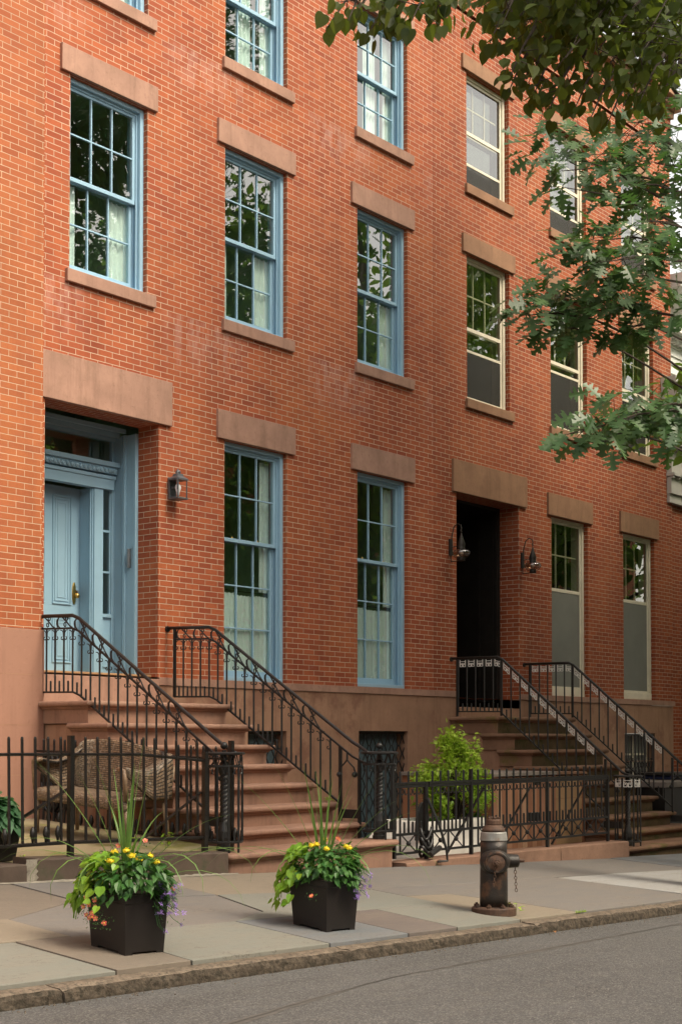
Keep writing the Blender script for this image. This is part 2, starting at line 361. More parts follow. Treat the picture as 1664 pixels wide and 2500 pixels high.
def slab_mat():
    m, t, p = nt('bluestone_slab'); o = N(t, 'ShaderNodeTexCoord').outputs['Object']
    a = N(t, 'ShaderNodeVertexColor', layer_name='slab')
    mp = N(t, 'ShaderNodeMapping'); mp.inputs['Rotation'].default_value = (0, 0, .35); mp.inputs['Scale'].default_value = (1, 3.2, 1); t.links.new(o, mp.inputs[0])
    n1 = noise(t, mp.outputs[0], 2.2, 6, .65); cl = mixc(t, mth(t, 'MULTIPLY', mrange(t, n1.outputs[0], .35, .7), .35), a.outputs[0], (.215, .18, .14))
    n2 = noise(t, o, 26, 5, .7); cl = mixc(t, mth(t, 'MULTIPLY', mrange(t, n2.outputs[0], .52, .75), .3), cl, (.10, .092, .082))
    n3 = noise(t, mp.outputs[0], 7, 6, .7); ck = mrange(t, n3.outputs[0], .655, .68)
    cl = mixc(t, mth(t, 'MULTIPLY', ck, .35), cl, (.10, .09, .08))
    vn = noise(t, mp.outputs[0], 3.1, 5, .6); ve = mrange(t, mth(t, 'ABSOLUTE', mth(t, 'SUBTRACT', vn.outputs[0], .5)), .009, .003)
    vk = mth(t, 'MULTIPLY', ve, mrange(t, n1.outputs[0], .5, .62)); cl = mixc(t, mth(t, 'MULTIPLY', vk, .7), cl, (.06, .055, .05))
    sp = noise(t, o, 75, 2, .5); cl = mixc(t, mth(t, 'MULTIPLY', mrange(t, sp.outputs[0], .70, .76), .5), cl, (.045, .042, .04))
    t.links.new(cl, p.inputs['Base Color']); p.inputs['Roughness'].default_value = .72; p.inputs['Specular IOR Level'].default_value = .35
    h = mth(t, 'ADD', mth(t, 'MULTIPLY', n3.outputs[0], 1.2), mth(t, 'MULTIPLY', n2.outputs[0], .5)); bump(t, p, h, .5, .008)
    return m
M['slab'] = slab_mat()
def wicker():
    m, t, p = nt('brown_grey_wicker'); uv = N(t, 'ShaderNodeUVMap', uv_map='UVMap').outputs[0]
    b = N(t, 'ShaderNodeTexBrick'); t.links.new(uv, b.inputs['Vector']); b.offset = .5
    for k, v in (('Scale', 1), ('Mortar Size', .0035), ('Mortar Smooth', .5), ('Brick Width', .06), ('Row Height', .02)): b.inputs[k].default_value = v
    b.inputs['Color1'].default_value = (.27, .19, .12, 1); b.inputs['Color2'].default_value = (.13, .092, .058, 1); b.inputs['Mortar'].default_value = (.012, .008, .006, 1)
    b2 = N(t, 'ShaderNodeTexBrick'); t.links.new(uv, b2.inputs['Vector']); b2.offset = .5
    for k, v in (('Scale', 1), ('Mortar Size', .0095), ('Mortar Smooth', .2), ('Brick Width', .05), ('Row Height', .026)): b2.inputs[k].default_value = v
    w = noise(t, uv, 30, 3)
    cl = mixc(t, mth(t, 'MULTIPLY', mrange(t, w.outputs[0], .55, .7), .7), b.outputs[0], (.38, .34, .28))
    t.links.new(cl, p.inputs['Base Color']); p.inputs['Roughness'].default_value = .5
    h = mth(t, 'SUBTRACT', w.outputs[0], mth(t, 'MULTIPLY', b.outputs['Fac'], 2)); bump(t, p, h, .8, .006)
    return m
M['wicker'] = wicker()
M['wicker_wrap'] = mat('wrapped_cane', (.21, .14, .085), .5, var=.3, vs=30, bs=160, bst=.7, bd=.004)
# ------------------------------------------------------------------ ground levels (metres, the street falls to the right)
def zc(u): return .236 - .0413 * u if u < 6 else .236 - .0413 * 6 - .03 * (u - 6)
def zk(u): return .008 - .0275 * u
def gz(u, v):
    if v < -6: return zk(u) - .09 + .012 * min(1, (-6 - v) / 4)
    k = min(1, max(0, (v + 3.25) / -2.75)); return zc(u) * (1 - k) + zk(u) * k
def struct(mb, name, m, **kw): return tag(mb.build(name, m, **kw), kind='structure')
# terrain sheet to the horizon
mb = MB(); mb.quad((-1500, -1500, -6), (1500, -1500, -6), (1500, 1500, -6), (-1500, 1500, -6)); struct(mb, 'ground', M['asphalt'])
# road
mb = MB(); us = [-60 + 2 * i for i in range(66)]; vs_ = [-14.8, -12, -10, -8, -7, -6.0]
idx = [[(u, v, gz(u, min(v, -6.001))) for v in vs_] for u in us]
for i in range(len(us) - 1):
    for j in range(len(vs_) - 1): mb.quad(idx[i][j], idx[i + 1][j], idx[i + 1][j + 1], idx[i][j + 1])
struct(mb, 'road', M['asphalt'])
# far pavement on the camera's side of the street
mb = MB()
for i in range(len(us) - 1):
    a, b = us[i], us[i + 1]
    mb.hexa([(a, -19, zk(a) - .3), (b, -19, zk(b) - .3), (b, -14.8, zk(b) - .3), (a, -14.8, zk(a) - .3),
             (a, -19, zk(a) + .02), (b, -19, zk(b) + .02), (b, -14.8, zk(b) + .02), (a, -14.8, zk(a) + .02)])
struct(mb, 'far_pavement', M['slate'])
# tar line along the road
mb = MB(); pts = [(-8.2, -7.45), (-6.45, -7.10), (-5.5, -6.86), (-4.53, -6.66), (-3.7, -6.62), (-2.93, -6.58), (-1.6, -6.52), (-.03, -6.42), (2.5, -6.38), (6, -6.4)]
P = []
for (a, b), (c, d) in zip(pts[:-1], pts[1:]):
    for k in range(8):
        s = k / 8; P.append((a + (c - a) * s, b + (d - b) * s + nr.uniform(-.007, .007)))
for a, b in zip(P[:-1], P[1:]):
    w0 = .001 + .005 * abs(math.sin(a[0] * 2.3)); w1 = .001 + .005 * abs(math.sin(b[0] * 2.3))
    mb.quad((a[0], a[1] - w0, gz(a[0], a[1]) + .003), (b[0], b[1] - w1, gz(b[0], b[1]) + .003), (b[0], b[1] + w1, gz(b[0], b[1]) + .003), (a[0], a[1] + w0, gz(a[0], a[1]) + .003))
struct(mb, 'tar_seam', M['tar'])
mb = MB(); W_ = [.022 + .014 * math.sin(a[0] * 1.7) + nr.uniform(-.006, .006) for a in P]
for k in range(len(P) - 1):
    a, b = P[k], P[k + 1]
    mb.quad((a[0], a[1] - W_[k] * 1.3, gz(*a) + .0015), (b[0], b[1] - W_[k + 1] * 1.3, gz(*b) + .0015), (b[0], b[1] + W_[k + 1], gz(*b) + .0015), (a[0], a[1] + W_[k], gz(*a) + .0015))
struct(mb, 'road_seam_band', M['tar_band'])
mb = MB()
for i in range(420):
    u = nr.uniform(-7.5, 3); v = -6.012 - abs(nr.normal(0, .06)); r_ = nr.uniform(.002, .006); mb.sphere((u, v, gz(u, v) + r_ * .5), r_, 5, 3, .7)
struct(mb, 'gutter_grit', M['granite'])
# kerb stones: rough granite, one mesh, irregular arris
mb = MB(); ends = [-40, -30, -20, -14, -9.9, -6.6, -4.1, -1.72, .55, 3.6, 7.2, 12, 20, 40]
for a, b in zip(ends[:-1], ends[1:]):
    n = max(2, int((b - a) / .1)) if -10 < a < 8 else 3
    rows = []; dz0 = nr.uniform(-.006, .006); dv0 = nr.uniform(-.008, .008)
    for i in range(n + 1):
        u = a + .004 + (b - a - .008) * i / n; j = lambda s: nr.uniform(-s, s)
        z = zk(u) + dz0; e = .012 if i in (0, n) else 0
        rows.append([(u, -5.848, z - .35), (u, -5.848, z - .002), (u, -5.90 + j(.003), z + j(.002) - e), (u, -5.962 + j(.004) + dv0, z - .002 + j(.004) - e),
                     (u, -5.985 + j(.005) + dv0, z - .012 + j(.005) - e), (u, -5.997 + j(.005) + dv0, z - .035 + j(.006)), (u, -6.003 + j(.006) + dv0, z - .075 + j(.006)), (u, -6.0 + dv0, z - .35)])
    k = len(rows[0]); base = [p for r_ in rows for p in r_]; fs = []
    for i in range(n):
        for q in range(k - 1): fs.append((i * k + q, i * k + q + 1, (i + 1) * k + q + 1, (i + 1) * k + q))
    fs += [tuple(range(k)), tuple(n * k + q for q in range(k))]
    mb.add(base, fs)
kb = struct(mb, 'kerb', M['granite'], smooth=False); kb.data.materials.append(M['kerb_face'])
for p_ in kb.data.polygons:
    if abs(p_.normal.y) > .75 and p_.center.y < -5.98: p_.material_index = 1  # street face takes the colour with shade painted in
# sidewalk: bed with separate slabs of different stone
mb = MB()
for i in range(len(us) - 1):
    a, b = us[i], us[i + 1]
    mb.quad((a, -5.849, gz(a, -5.849) - .03), (b, -5.849, gz(b, -5.849) - .03), (b, -3.2, gz(b, -3.2) - .03), (a, -3.2, gz(a, -3.2) - .03))
struct(mb, 'sidewalk_bed', M['tar'])
GG, BR, TN, BL, PU, CT, GC, WH = [tuple(q * k_ for q, k_ in zip(c_, (.75, .80, .87))) for c_ in ((.215, .212, .172), (.195, .155, .115), (.27, .215, .15), (.165, .172, .172), (.145, .118, .102), (.265, .215, .15), (.19, .17, .148), (.37, .355, .32))]
def slab(c, *p): SL.append((c, p))
SL = []
slab(GC, (-30, -5.845), (-9.3, -5.845), (-9.3, -5.0), (-30, -5.0)); slab(BL, (-9.3, -5.845), (-7.9, -5.845), (-7.95, -5.0), (-9.3, -5.0))
slab(GG, (-7.9, -5.845), (-6.07, -5.845), (-6.12, -5.0), (-7.95, -5.0)); slab(BR, (-6.07, -5.845), (-5.46, -5.845), (-5.44, -5.0), (-6.12, -5.0))
slab(GG, (-5.46, -5.845), (-4.14, -5.845), (-4.17, -5.0), (-5.44, -5.0)); slab(BL, (-4.14, -5.845), (-3.24, -5.845), (-3.24, -5.03), (-4.17, -5.0))
slab(PU, (-3.24, -5.845), (-2.62, -5.845), (-2.58, -5.03), (-3.24, -5.03)); slab(GG, (-2.62, -5.845), (-1.72, -5.845), (-1.67, -4.97), (-2.58, -5.03))
slab(CT, (-1.72, -5.845), (-.78, -5.845), (-.9, -5.2), (-1.1, -4.72), (-1.67, -4.66)); slab(GC, (-.78, -5.845), (1.62, -5.845), (1.42, -4.5), (1.35, -4.32), (-1.67, -4.3), (-1.67, -4.66), (-1.1, -4.72), (-.9, -5.2))
slab(WH, (1.66, -5.66), (4.5, -5.75), (4.5, -4.46), (2.6, -4.36), (1.36, -4.38)); slab(GC, (1.63, -5.845), (5, -5.845), (4.5, -5.755), (1.665, -5.668))
slab(GC, (4.505, -5.75), (5.0, -5.845), (40, -5.845), (40, -4.3), (4.505, -4.46))
slab(TN, (-30, -5.0), (-5.67, -5.0), (-5.7, -4.42), (-30, -4.42)); slab(GC, (-5.67, -5.0), (-4.17, -5.0), (-3.62, -4.78), (-3.4, -4.1), (-4.75, -3.98), (-5.7, -4.42))
slab(BR, (-30, -4.42), (-5.7, -4.42), (-4.75, -3.98), (-4.75, -3.26), (-30, -3.26)); slab(GC, (-4.75, -3.98), (-3.4, -4.1), (-3.45, -3.26), (-4.75, -3.26))
slab(GG, (-4.17, -5.0), (-3.24, -5.03), (-2.58, -5.03), (-1.67, -4.97), (-1.67, -4.3), (-3.4, -4.1), (-3.62, -4.78)); slab(TN, (-3.4, -4.1), (-1.67, -4.3), (-1.67, -3.26), (-3.45, -3.26))
slab(GC, (-1.67, -4.3), (1.35, -4.32), (1.3, -3.3), (1.3, -3.26), (-1.67, -3.26)); slab(GC, (1.35, -4.32), (2.6, -4.35), (4.5, -4.44), (4.5, -3.26), (1.3, -3.26)); slab(BL, (4.505, -4.44), (40, -4.29), (40, -3.26), (4.505, -3.26))
mb = MB(); cols = []
for c, p in SL:
    cx = sum(q[0] for q in p) / len(p); cy = sum(q[1] for q in p) / len(p)
    pp = []
    for q in p:
        d = Vector((cx - q[0], cy - q[1])); d = d.normalized() * .009 if d.length else d
        pp.append((q[0] + d.x, q[1] + d.y))
    # refine edges so the slab follows the falling pavement
    tilt = nr.uniform(-.003, .003); ring = []
    for (a, b), (e, f) in zip(pp, pp[1:] + pp[:1]):
        n = max(1, int(abs(e - a) / 1.2))
        for k in range(n): ring.append((a + (e - a) * k / n + (nr.uniform(-.004, .004) if k else 0), b + (f - b) * k / n + (nr.uniform(-.004, .004) if k else 0)))
    k = len(ring); top = [(a, b, gz(a, b) + tilt) for a, b in ring]; bot = [(a, b, gz(a, b) - .06) for a, b in ring]
    n0 = len(mb.f)
    mb.add(top + bot, [tuple(range(k))] + [(i, i + k, (i + 1) % k + k, (i + 1) % k) for i in range(k)])
    cols += [c] * (len(mb.f) - n0)
o = mb.build('sidewalk', M['slab'], bevel=.004); tag(o, kind='structure')
ca = o.data.color_attributes.new('slab', 'FLOAT_COLOR', 'CORNER')
for p_, c in zip(o.data.polygons, cols):
    for li in p_.loop_indices: ca.data[li].color = (*c, 1)
# yards between the pavement and the houses
def zyard(v): return .64 - .068 * (-1.2 - v)
mb = MB(); mb.quad((-12, -3.0, zyard(-3.0)), (-2.0, -3.0, zyard(-3.0)), (-2.0, .1, zyard(.1)), (-12, .1, zyard(.1)))
struct(mb, 'side_yard_paving', mat('mossy_yard_flagstone', (.30, .23, .15), .85, var=.2, vs=2, bs=60, bst=.5, bd=.006, c2=(.24, .22, .11), c3=(.16, .15, .035), s3=1.7, t3=(.5, .62)))
mb = MB(); mb.quad((-2.0, -3.0, zyard(-3) - .02), (.2, -3.0, .24), (.2, .1, .3), (-2.0, .1, .6)); struct(mb, 'under_step_ground', M['soil'])
mb = MB(); mb.quad((.2, -3.02, .232), (5.3, -3.02, .12), (5.3, .1, .12), (.2, .1, .24)); struct(mb, 'areaway_paving', M['slate'])
mb = MB(); mb.quad((5.3, -3.02, .02), (13, -3.02, -.25), (13, .1, -.2), (5.3, .1, .05)); struct(mb, 'lower_areaway_paving', M['slate'])

# ------------------------------------------------------------------ walls with openings
def wall_mesh(mb, u0, u1, z0, z1, v, holes):   # holes: (ua, ub, za, zb, depth); uv in metres
    U = sorted(set([u0, u1] + [h[i] for h in holes for i in (0, 1)])); Zs = sorted(set([z0, z1] + [h[i] for h in holes for i in (2, 3)]))
    for a, b in zip(U[:-1], U[1:]):
        for c, d in zip(Zs[:-1], Zs[1:]):
            m_, n_ = (a + b) / 2, (c + d) / 2
            if n_ < z0 or n_ > z1 or any(h[0] < m_ < h[1] and h[2] < n_ < h[3] for h in holes): continue
            mb.add([(a, v, c), (b, v, c), (b, v, d), (a, v, d)], [(0, 1, 2, 3)], [[(a, c), (b, c), (b, d), (a, d)]])
    for a, b, c, d, t in holes:
        w = v + t
        mb.add([(b, v, c), (b, w, c), (b, w, d), (b, v, d)], [(0, 1, 2, 3)], [[(b, c), (b + t, c), (b + t, d), (b, d)]])
        mb.add([(a, w, c), (a, v, c), (a, v, d), (a, w, d)], [(0, 1, 2, 3)], [[(a - t, c), (a, c), (a, d), (a - t, d)]])
        mb.add([(a, v, d), (b, v, d), (b, w, d), (a, w, d)], [(0, 1, 2, 3)], [[(a, d), (b, d), (b, d + t), (a, d + t)]])
        mb.add([(a, v, c), (a, w, c), (b, w, c), (b, v, c)], [(0, 1, 2, 3)], [[(a, c), (a, c - t), (b, c - t), (b, c)]])
def block(u0, u1, z0, z1, v0, v1=.05): return MB().box(u0, u1, v0, v1, z0, z1)
# ------------------------------------------------------------------ window builders
def drape(ua, ub, za, zb, v, folds=7, amp=.018, gather=0):
    mb = MB(); n = folds * 6; vs = []; fs = []
    for j in range(5):
        s = j / 4; z = zb + (za - zb) * s
        for i in range(n + 1):
            x = i / n; w = ua + (ub - ua) * (x + .012 * math.sin(7 * x + 3 * s))
            vs.append((w, v + amp * (.5 + .5 * s) * math.sin(2 * math.pi * folds * x + .6 * math.sin(5 * x)) + .006 * math.sin(23 * x), z - (.012 * abs(math.sin(math.pi * folds * x)) if j == 0 else 0)))
    for j in range(4):
        for i in range(n): fs.append((j * (n + 1) + i, j * (n + 1) + i + 1, (j + 1) * (n + 1) + i + 1, (j + 1) * (n + 1) + i))
    return mb.add(vs, fs)
def sash(c, hw, za, zb, v, rows, st, top, bot, mun=.018, th=.04, cols=3):
    mb = MB(); a, b = c - hw, c + hw
    mb.box(a, a + st, v, v + th, za, zb); mb.box(b - st, b, v, v + th, za, zb)
    mb.box(a + st, b - st, v, v + th, za, za + bot); mb.box(a + st, b - st, v, v + th, zb - top, zb)
    ga, gb, gc, gd = a + st, b - st, za + bot, zb - top
    for i in range(1, cols):
        x = ga + (gb - ga) * i / cols; mb.box(x - mun / 2, x + mun / 2, v + .004, v + th - .004, gc, gd)
    for j in range(1, rows):
        z = gc + (gd - gc) * j / rows; mb.box(ga, gb, v + .006, v + th - .006, z - mun / 2, z + mun / 2)
    pane = MB().quad((ga, v + .02, gc), (gb, v + .02, gc), (gb, v + .02, gd), (ga, v + .02, gd))
    return mb, pane
def blue_window(house, c, z0, z1, zm, rl, ru=2, brown='brownstone', lint=None, sill=None, curtain='drape', label=None):
    a, b = c - .575, c + .575
    mb = MB()
    for x0, x1 in ((a, a + .055), (b - .055, b)):
        mb.box(x0, x1, .062, .105, z0, z1)
    mb.box(a + .055, b - .055, .062, .105, z1 - .05, z1)
    for x0, x1 in ((a, a + .035), (b - .035, b)): mb.box(x0, x1, .107, .30, z0, z1)
    for x0, x1 in ((a + .035, a + .075), (b - .075, b - .035)):
        mb.box(x0, x1, .1075, .124, z0, z1); mb.box(x0, x1, .168, .178, z0, zm)
    mb.box(a + .075, b - .075, .1075, .124, z1 - .075, z1); mb.box(a + .036, b - .036, .107, .30, z1 - .02, z1 - .001)
    mb.box(a + .02, b - .02, .05, .30, z0, z0 + .045)
    w = mb.build('window', M['blue'], house, bevel=.004)
    if label: w['label'] = label
    us_, p1 = sash(c, .502, zm - .025, z1 - .06, .126, ru, .042, .045, .045)
    ls_, p2 = sash(c, .502, z0 + .046, zm + .022, .180, rl, .042, .045, .085)
    us_.build('sash', M['blue'], w, bevel=.003); ls_.build('sash', M['blue'], w, bevel=.003)
    p1.build('pane', M['glass'], w); p2.build('pane', M['glass'], w)
    if lint: block(c - .72, c + .71, z1 + .002, lint, -.038).build('lintel', M[brown], w, bevel=.006)
    if sill: block(c - .635, c + .685, sill, z0 - .001, -.045, .06).build('sill', M[brown], w, bevel=.006)
    if curtain == 'drape':
        drape(c - .50, c - .30, z0 + .05, zm - .02, .25, 3).build('curtain', M['curtain'], w, smooth=True)
        drape(c + .19, c + .5, z0 + .05, zm - .03, .25, 4).build('curtain', M['curtain'], w, smooth=True)
    elif curtain == 'tall':
        drape(c - .50, c - .42, z0 + .05, z1 - .1, .25, 2).build('curtain', M['curtain'], w, smooth=True)
        drape(c - .12, c + .14, z0 + .05, z1 - .1, .26, 4).build('curtain', M['curtain'], w, smooth=True)
        drape(c + .32, c + .5, z0 + .05, z1 - .1, .25, 3).build('curtain', M['curtain'], w, smooth=True)
    else:
        drape(c - .50, c - .16, z0 + .05, z0 + 1.10, .236, 5, .010).build('curtain', M['curtain'], w, smooth=True)
        drape(c - .15, c + .2, z0 + .05, z0 + 1.08, .238, 5, .010).build('curtain', M['curtain'], w, smooth=True)
        drape(c + .21, c + .5, z0 + .05, z0 + 1.09, .236, 5, .010).build('curtain', M['curtain'], w, smooth=True)
        drape(c + .33, c + .5, z0 + 1.14, z1 - .1, .25, 2).build('curtain', M['curtain'], w, smooth=True)
        MB().tube([(c - .52, .236, z0 + 1.12), (c + .52, .236, z0 + 1.12)], .006).build('curtain_rod', M['iron'], w)
        for dx in (-.28, .18):
            MB().lathe((c + dx, .15, zm + .02), [(.018, 0), (.022, .008), (.012, .014), (.006, .03)], 10).build('sash_lock', M['brass'], w, smooth=True)
    return w
def QP(a, b, v, c, d): return MB().quad((a, v, c), (b, v, c), (b, v, d), (a, v, d))
def cream_window(house, c, z0, z1, zm, z2, lint=None, sill=None, shade=None, brown='brownstone_dark', rows=2, scr=True):
    a, b = c - .59, c + .58; mb = MB()
    for x0, x1 in ((a, a + .05), (b - .06, b)): mb.box(x0, x1, .07, .13, z0, z1)
    mb.box(a + .05, b - .06, .07, .13, z1 - .05, z1)
    for x0, x1 in ((a, a + .03), (b - .03, b)): mb.box(x0, x1, .131, .30, z0, z1)
    mb.box(a + .02, b - .02, .055, .30, z0, z0 + (.12 if shade else .035))
    w = mb.build('window', M['cream'], house, bevel=.004)
    zb = z0 + (.121 if shade else .036); ga, gb = a + .09, b - .105
    st = MB()
    for x0, x1 in ((a + .05, ga), (gb, b - .06)): st.box(x0, x1, .095, .12, zb, z1 - .051)
    for zz0, zz1 in ((z1 - .09, z1 - .051), (zm - .028, zm + .028), (zb, zb + .035)): st.box(ga, gb, .095, .12, zz0, zz1)
    if z2: st.box(ga, gb, .098, .118, z2 - .02, z2 + .02)
    st.build('storm_sash', M['cream'], w, bevel=.003)
    QP(ga, gb, .107, zm + .028, z1 - .09).build('pane', M['glass_storm'], w)
    if z2: QP(ga, gb, .107, z2 + .02, zm - .028).build('pane', M['glass_storm'], w)
    lo = z2 - .02 if z2 else zm - .028
    MB().box(ga, gb, .102, .104, zb + .035, lo).build('screen', M['shade'] if shade else M['screen'], w)
    mu = MB()
    for i in (1, 2):
        x = ga + (gb - ga) * i / 3; mu.box(x - .011, x + .011, .165, .185, zm + .03, z1 - .05)
    for j in range(1, rows):
        z = zm + (z1 - zm) * j / rows; mu.box(ga, gb, .167, .183, z - .011, z + .011)
    mu.box(ga, gb, .16, .19, zm - .02, zm + .03); mu.build('muntins', M['cream'], w)
    if not shade: QP(ga, gb, .177, lo, z1 - .05).build('pane', M['glass_storm'], w)
    if lint: block(c - .73, c + .72, z1 + .002, lint, -.038).build('lintel', M[brown], w, bevel=.006)
    if sill: block(c - .64, c + .68, sill, z0 - .001, -.045, .06).build('sill', M[brown], w, bevel=.006)
    return w
def room(house, u0, u1, floors, m):
    mb = MB()
    for z in floors: mb.box(u0, u1, .40, 2.0, z - .15, z)
    mb.box(u0, u1, 2.0, 2.1, -1, 13)
    n = 3
    for i in range(n + 1):
        x = u0 + (u1 - u0) * i / n; mb.box(x - .05, x + .05, .40, 2.0, 2.0, 12.9)
    mb.build('room_interior', m, house)
def grille(u0, u1, z0, z1, v, pitch):   # folding gate lattice of diamond bars
    mb = MB(); n = int((u1 - u0) / pitch); h = .22
    for i in range(n + 1):
        x = u0 + (u1 - u0) * i / n; zz = z0; s = i % 2; pts = []
        while zz < z1 - .001:
            pts.append((x + (.031 if s % 2 else -.031), v + (.004 if i % 2 else -.004), zz)); zz += h / 2; s += 1
        pts.append((x, v, z1))
        for p, q in zip(pts[:-1], pts[1:]): mb.bar(p, q, .015, .008)
        for p in pts[1:-1]: mb.sphere(p, .013, 6, 4)
    mb.box(u0, u1, v - .012, v + .012, z1 - .03, z1); mb.box(u0, u1, v - .012, v + .012, z0, z0 + .03)
    return mb

M['shutter'] = mat('dark_blue_shutter', (.12, .18, .205), .5, var=.2)
# ------------------------------------------------------------------ house with the blue windows
H1 = thing('row_house', 'orange red brick row house with light blue sash windows and a blue front door', 'house', (1.8, 0, .2))
CA, CB, CC = -.80, 1.645, 4.245
holes = [(-1.70, -.03, 2.222, 5.12, .33)]
for c in (CB, CC): holes += [(c - .575, c + .575, 2.222, 5.12, .3)]
for c in (CA, CB, CC): holes += [(c - .575, c + .575, 6.575, 8.71, .3), (c - .575, c + .575, 9.78, 11.49, .3)]
mb = MB(); wall_mesh(mb, -1.98, 5.448, 2.222, 12.33, 0, holes); wall_mesh(mb, -1.98, 5.448, 12.36, 13.0, -.03, [])
mb.add([(-1.98, -.03, 12.36), (5.448, -.03, 12.36), (5.448, 0.02, 12.36), (-1.98, 0.02, 12.36)], [(0, 1, 2, 3)], [[(0, 0), (7, 0), (7, .05), (0, .05)]])
mb.build('brick_wall', M['brick'], H1)
room(H1, -1.9, 5.4, (2.1, 5.9, 9.4, 12.9), M['interior'])
mb = MB().box(-1.98, 5.448, .02, 8, 13.0, 13.25); mb.build('roof', M['slate'], H1)
mb = MB(); mb.box(-1.98, 5.448, -.10, .02, 13.0, 13.12); mb.box(-1.98, 5.448, -.22, .02, 13.121, 13.22); mb.box(-1.98, 5.448, -.34, .02, 13.221, 13.34)
mb.build('cornice', M['brownstone_dark'], H1, bevel=.01)
mb = MB(); wall_mesh(mb, -1.98, 5.448, -.6, 2.128, 0, [(1.50, 2.22, .95, 1.62, .22), (3.70, 4.81, .10, 1.63, .22)])
for z in (1.12, 1.635, .62):
    for x0, x1 in ((-1.98, 1.49), (2.24, 3.68), (4.83, 5.448)): mb.box(x0, x1, -.0015, .01, z - .003, z + .003)
mb.uv = [None] * len(mb.f)
mb.build('foundation', M['foundation'], H1)
mb = MB().box(-.02, 5.448, -.018, .03, 2.131, 2.221); mb.build('water_table', M['brownstone'], H1, bevel=.004)
g = grille(1.51, 2.21, .96, 1.61, .07, .08).build('basement_grille', M['iron'], H1)
MB().box(1.50, 2.22, .2, .215, .95, 1.62).build('basement_shutter', M['shutter'], H1)
g = grille(3.71, 4.80, .11, 1.62, .06, .08).build('basement_grille', M['iron'], H1)
MB().box(3.70, 4.81, .19, .205, .10, 1.63).build('basement_shutter', M['shutter'], H1)
for c in (CB, CC): blue_window(H1, c, 2.225, 5.12, 3.95, 3, lint=5.47, curtain='cafe')
for c in (CA, CB, CC):
    blue_window(H1, c, 6.575, 8.71, 7.635, 2, lint=9.0, sill=6.435)
    blue_window(H1, c, 9.78, 11.49, 10.64, 2, lint=11.72, sill=9.64, curtain='tall')
# front door and its surround
block(-1.86, .155, 5.122, 5.63, -.04, .33).build('door_lintel', M['brownstone'], H1, bevel=.006)
sur = MB()
for s in (0, 1):   # linings either side of the recess
    X = lambda x: x if s == 0 else -1.73 - x
    def bx(x0, x1, y0, y1, z0, z1):
        p, q = sorted((X(x0), X(x1))); sur.box(p, q, y0, y1, z0, z1)
    bx(-.055, -.03, .331, .72, 2.25, 5.05); bx(-.075, -.03, .333, .37, 2.25, 5.05)
    bx(-.085, -.055, .50, .535, 2.25, 5.05); bx(-.072, -.055, .56, .575, 2.25, 5.05)
    bx(-.10, -.055, .70, .75, 2.25, 5.05)
    bx(-.385, -.25, .68, .76, 2.25, 4.42); bx(-.40, -.385, .70, .92, 2.25, 4.42); bx(-.415, -.40, .72, .74, 2.25, 4.42)
    bx(-.402, -.40, .78, .80, 2.55, 4.2); bx(-.402, -.40, .88, .90, 2.55, 4.2)
    bx(-.25, -.10, .72, .75, 2.25, 2.93); bx(-.25, -.10, .69, .75, 2.93, 2.97); bx(-.225, -.125, .705, .72, 2.35, 2.75)
    bx(-.25, -.235, .72, .75, 2.97, 4.42); bx(-.115, -.10, .72, .75, 2.97, 4.42)
    for z in (3.46, 3.94): bx(-.235, -.115, .725, .745, z - .012, z + .012)
sur.box(-1.63, -.10, .66, .76, 4.42, 4.54); sur.box(-1.645, -.085, .645, .76, 4.541, 4.58)
sur.box(-1.65, -.08, .63, .76, 4.60, 4.68); sur.box(-1.66, -.055, .60, .76, 4.681, 4.735)
sur.box(-1.70, -.03, .68, .76, 5.0, 5.12)
sur.box(-1.66, -.07, .50, .53, 5.07, 5.12); sur.box(-1.66, -.07, .60, .63, 5.03, 5.12)
dr = sur.build('door_surround', M['door_blue'], H1, bevel=.004)
eg = MB()
for i in range(24):
    x = -1.60 + i * .064; eg.sphere((x, .628, 4.632), .024, 8, 6, 1.15)
    eg.tube([(x - .03, .622, 4.66), (x - .022, .618, 4.622), (x, .616, 4.604), (x + .022, .618, 4.622), (x + .03, .622, 4.66)], .005, 5)
eg.build('egg_moulding', M['door_blue'], dr, smooth=True)
QP(-1.63, -.10, .735, 4.735, 5.0).build('transom_pane', M['glass'], dr)
for x0, x1 in ((-.235, -.115), (-1.615, -1.495)): QP(x0, x1, .735, 2.97, 4.42).build('side_light', M['glass'], dr)
d = MB(); d.box(-1.33, -.40, .915, .96, 2.262, 4.42)
for x0, x1 in ((-.81, -.53), (-1.20, -.92)):
    for z0, z1 in ((3.06, 4.31), (2.39, 2.93)):
        for k, (e, y) in enumerate(((0, .900), (.035, .906), (.075, .909))):
            for q in ((x0 + e, x1 - e, z0 + e, z0 + e + .016), (x0 + e, x1 - e, z1 - e - .016, z1 - e), (x0 + e, x0 + e + .016, z0 + e + .016, z1 - e - .016), (x1 - e - .016, x1 - e, z0 + e + .016, z1 - e - .016)):
                d.box(q[0], q[1], y, .915, q[2], q[3])
dd = d.build('front_door', M['door_blue'], H1, bevel=.003)
h = MB(); h.rings([[(-.485 + .03 * r_ * math.cos(a), y, 3.2 + .13 * r_ * math.sin(a)) for a in [2 * math.pi * k / 16 for k in range(16)]] for r_, y in ((1, .914), (1, .908), (.85, .904))])
h.build('lock_plate', M['brass'], dd, smooth=False)
MB().lathe((-.475, .86, 3.17), [(.012, .05), (.012, .03), (.026, .018), (.03, 0), (.02, -.016)], 12, 'y').build('door_knob', M['brass'], dd, smooth=True)
MB().box(-.46, -.44, .88, .91, 3.2, 3.235).build('lock_cylinder', M['steel'], dd)
MB().box(-1.70, -.03, .10, .92, 2.20, 2.25).build('door_sill', M['wood_pale'], H1, bevel=.005)
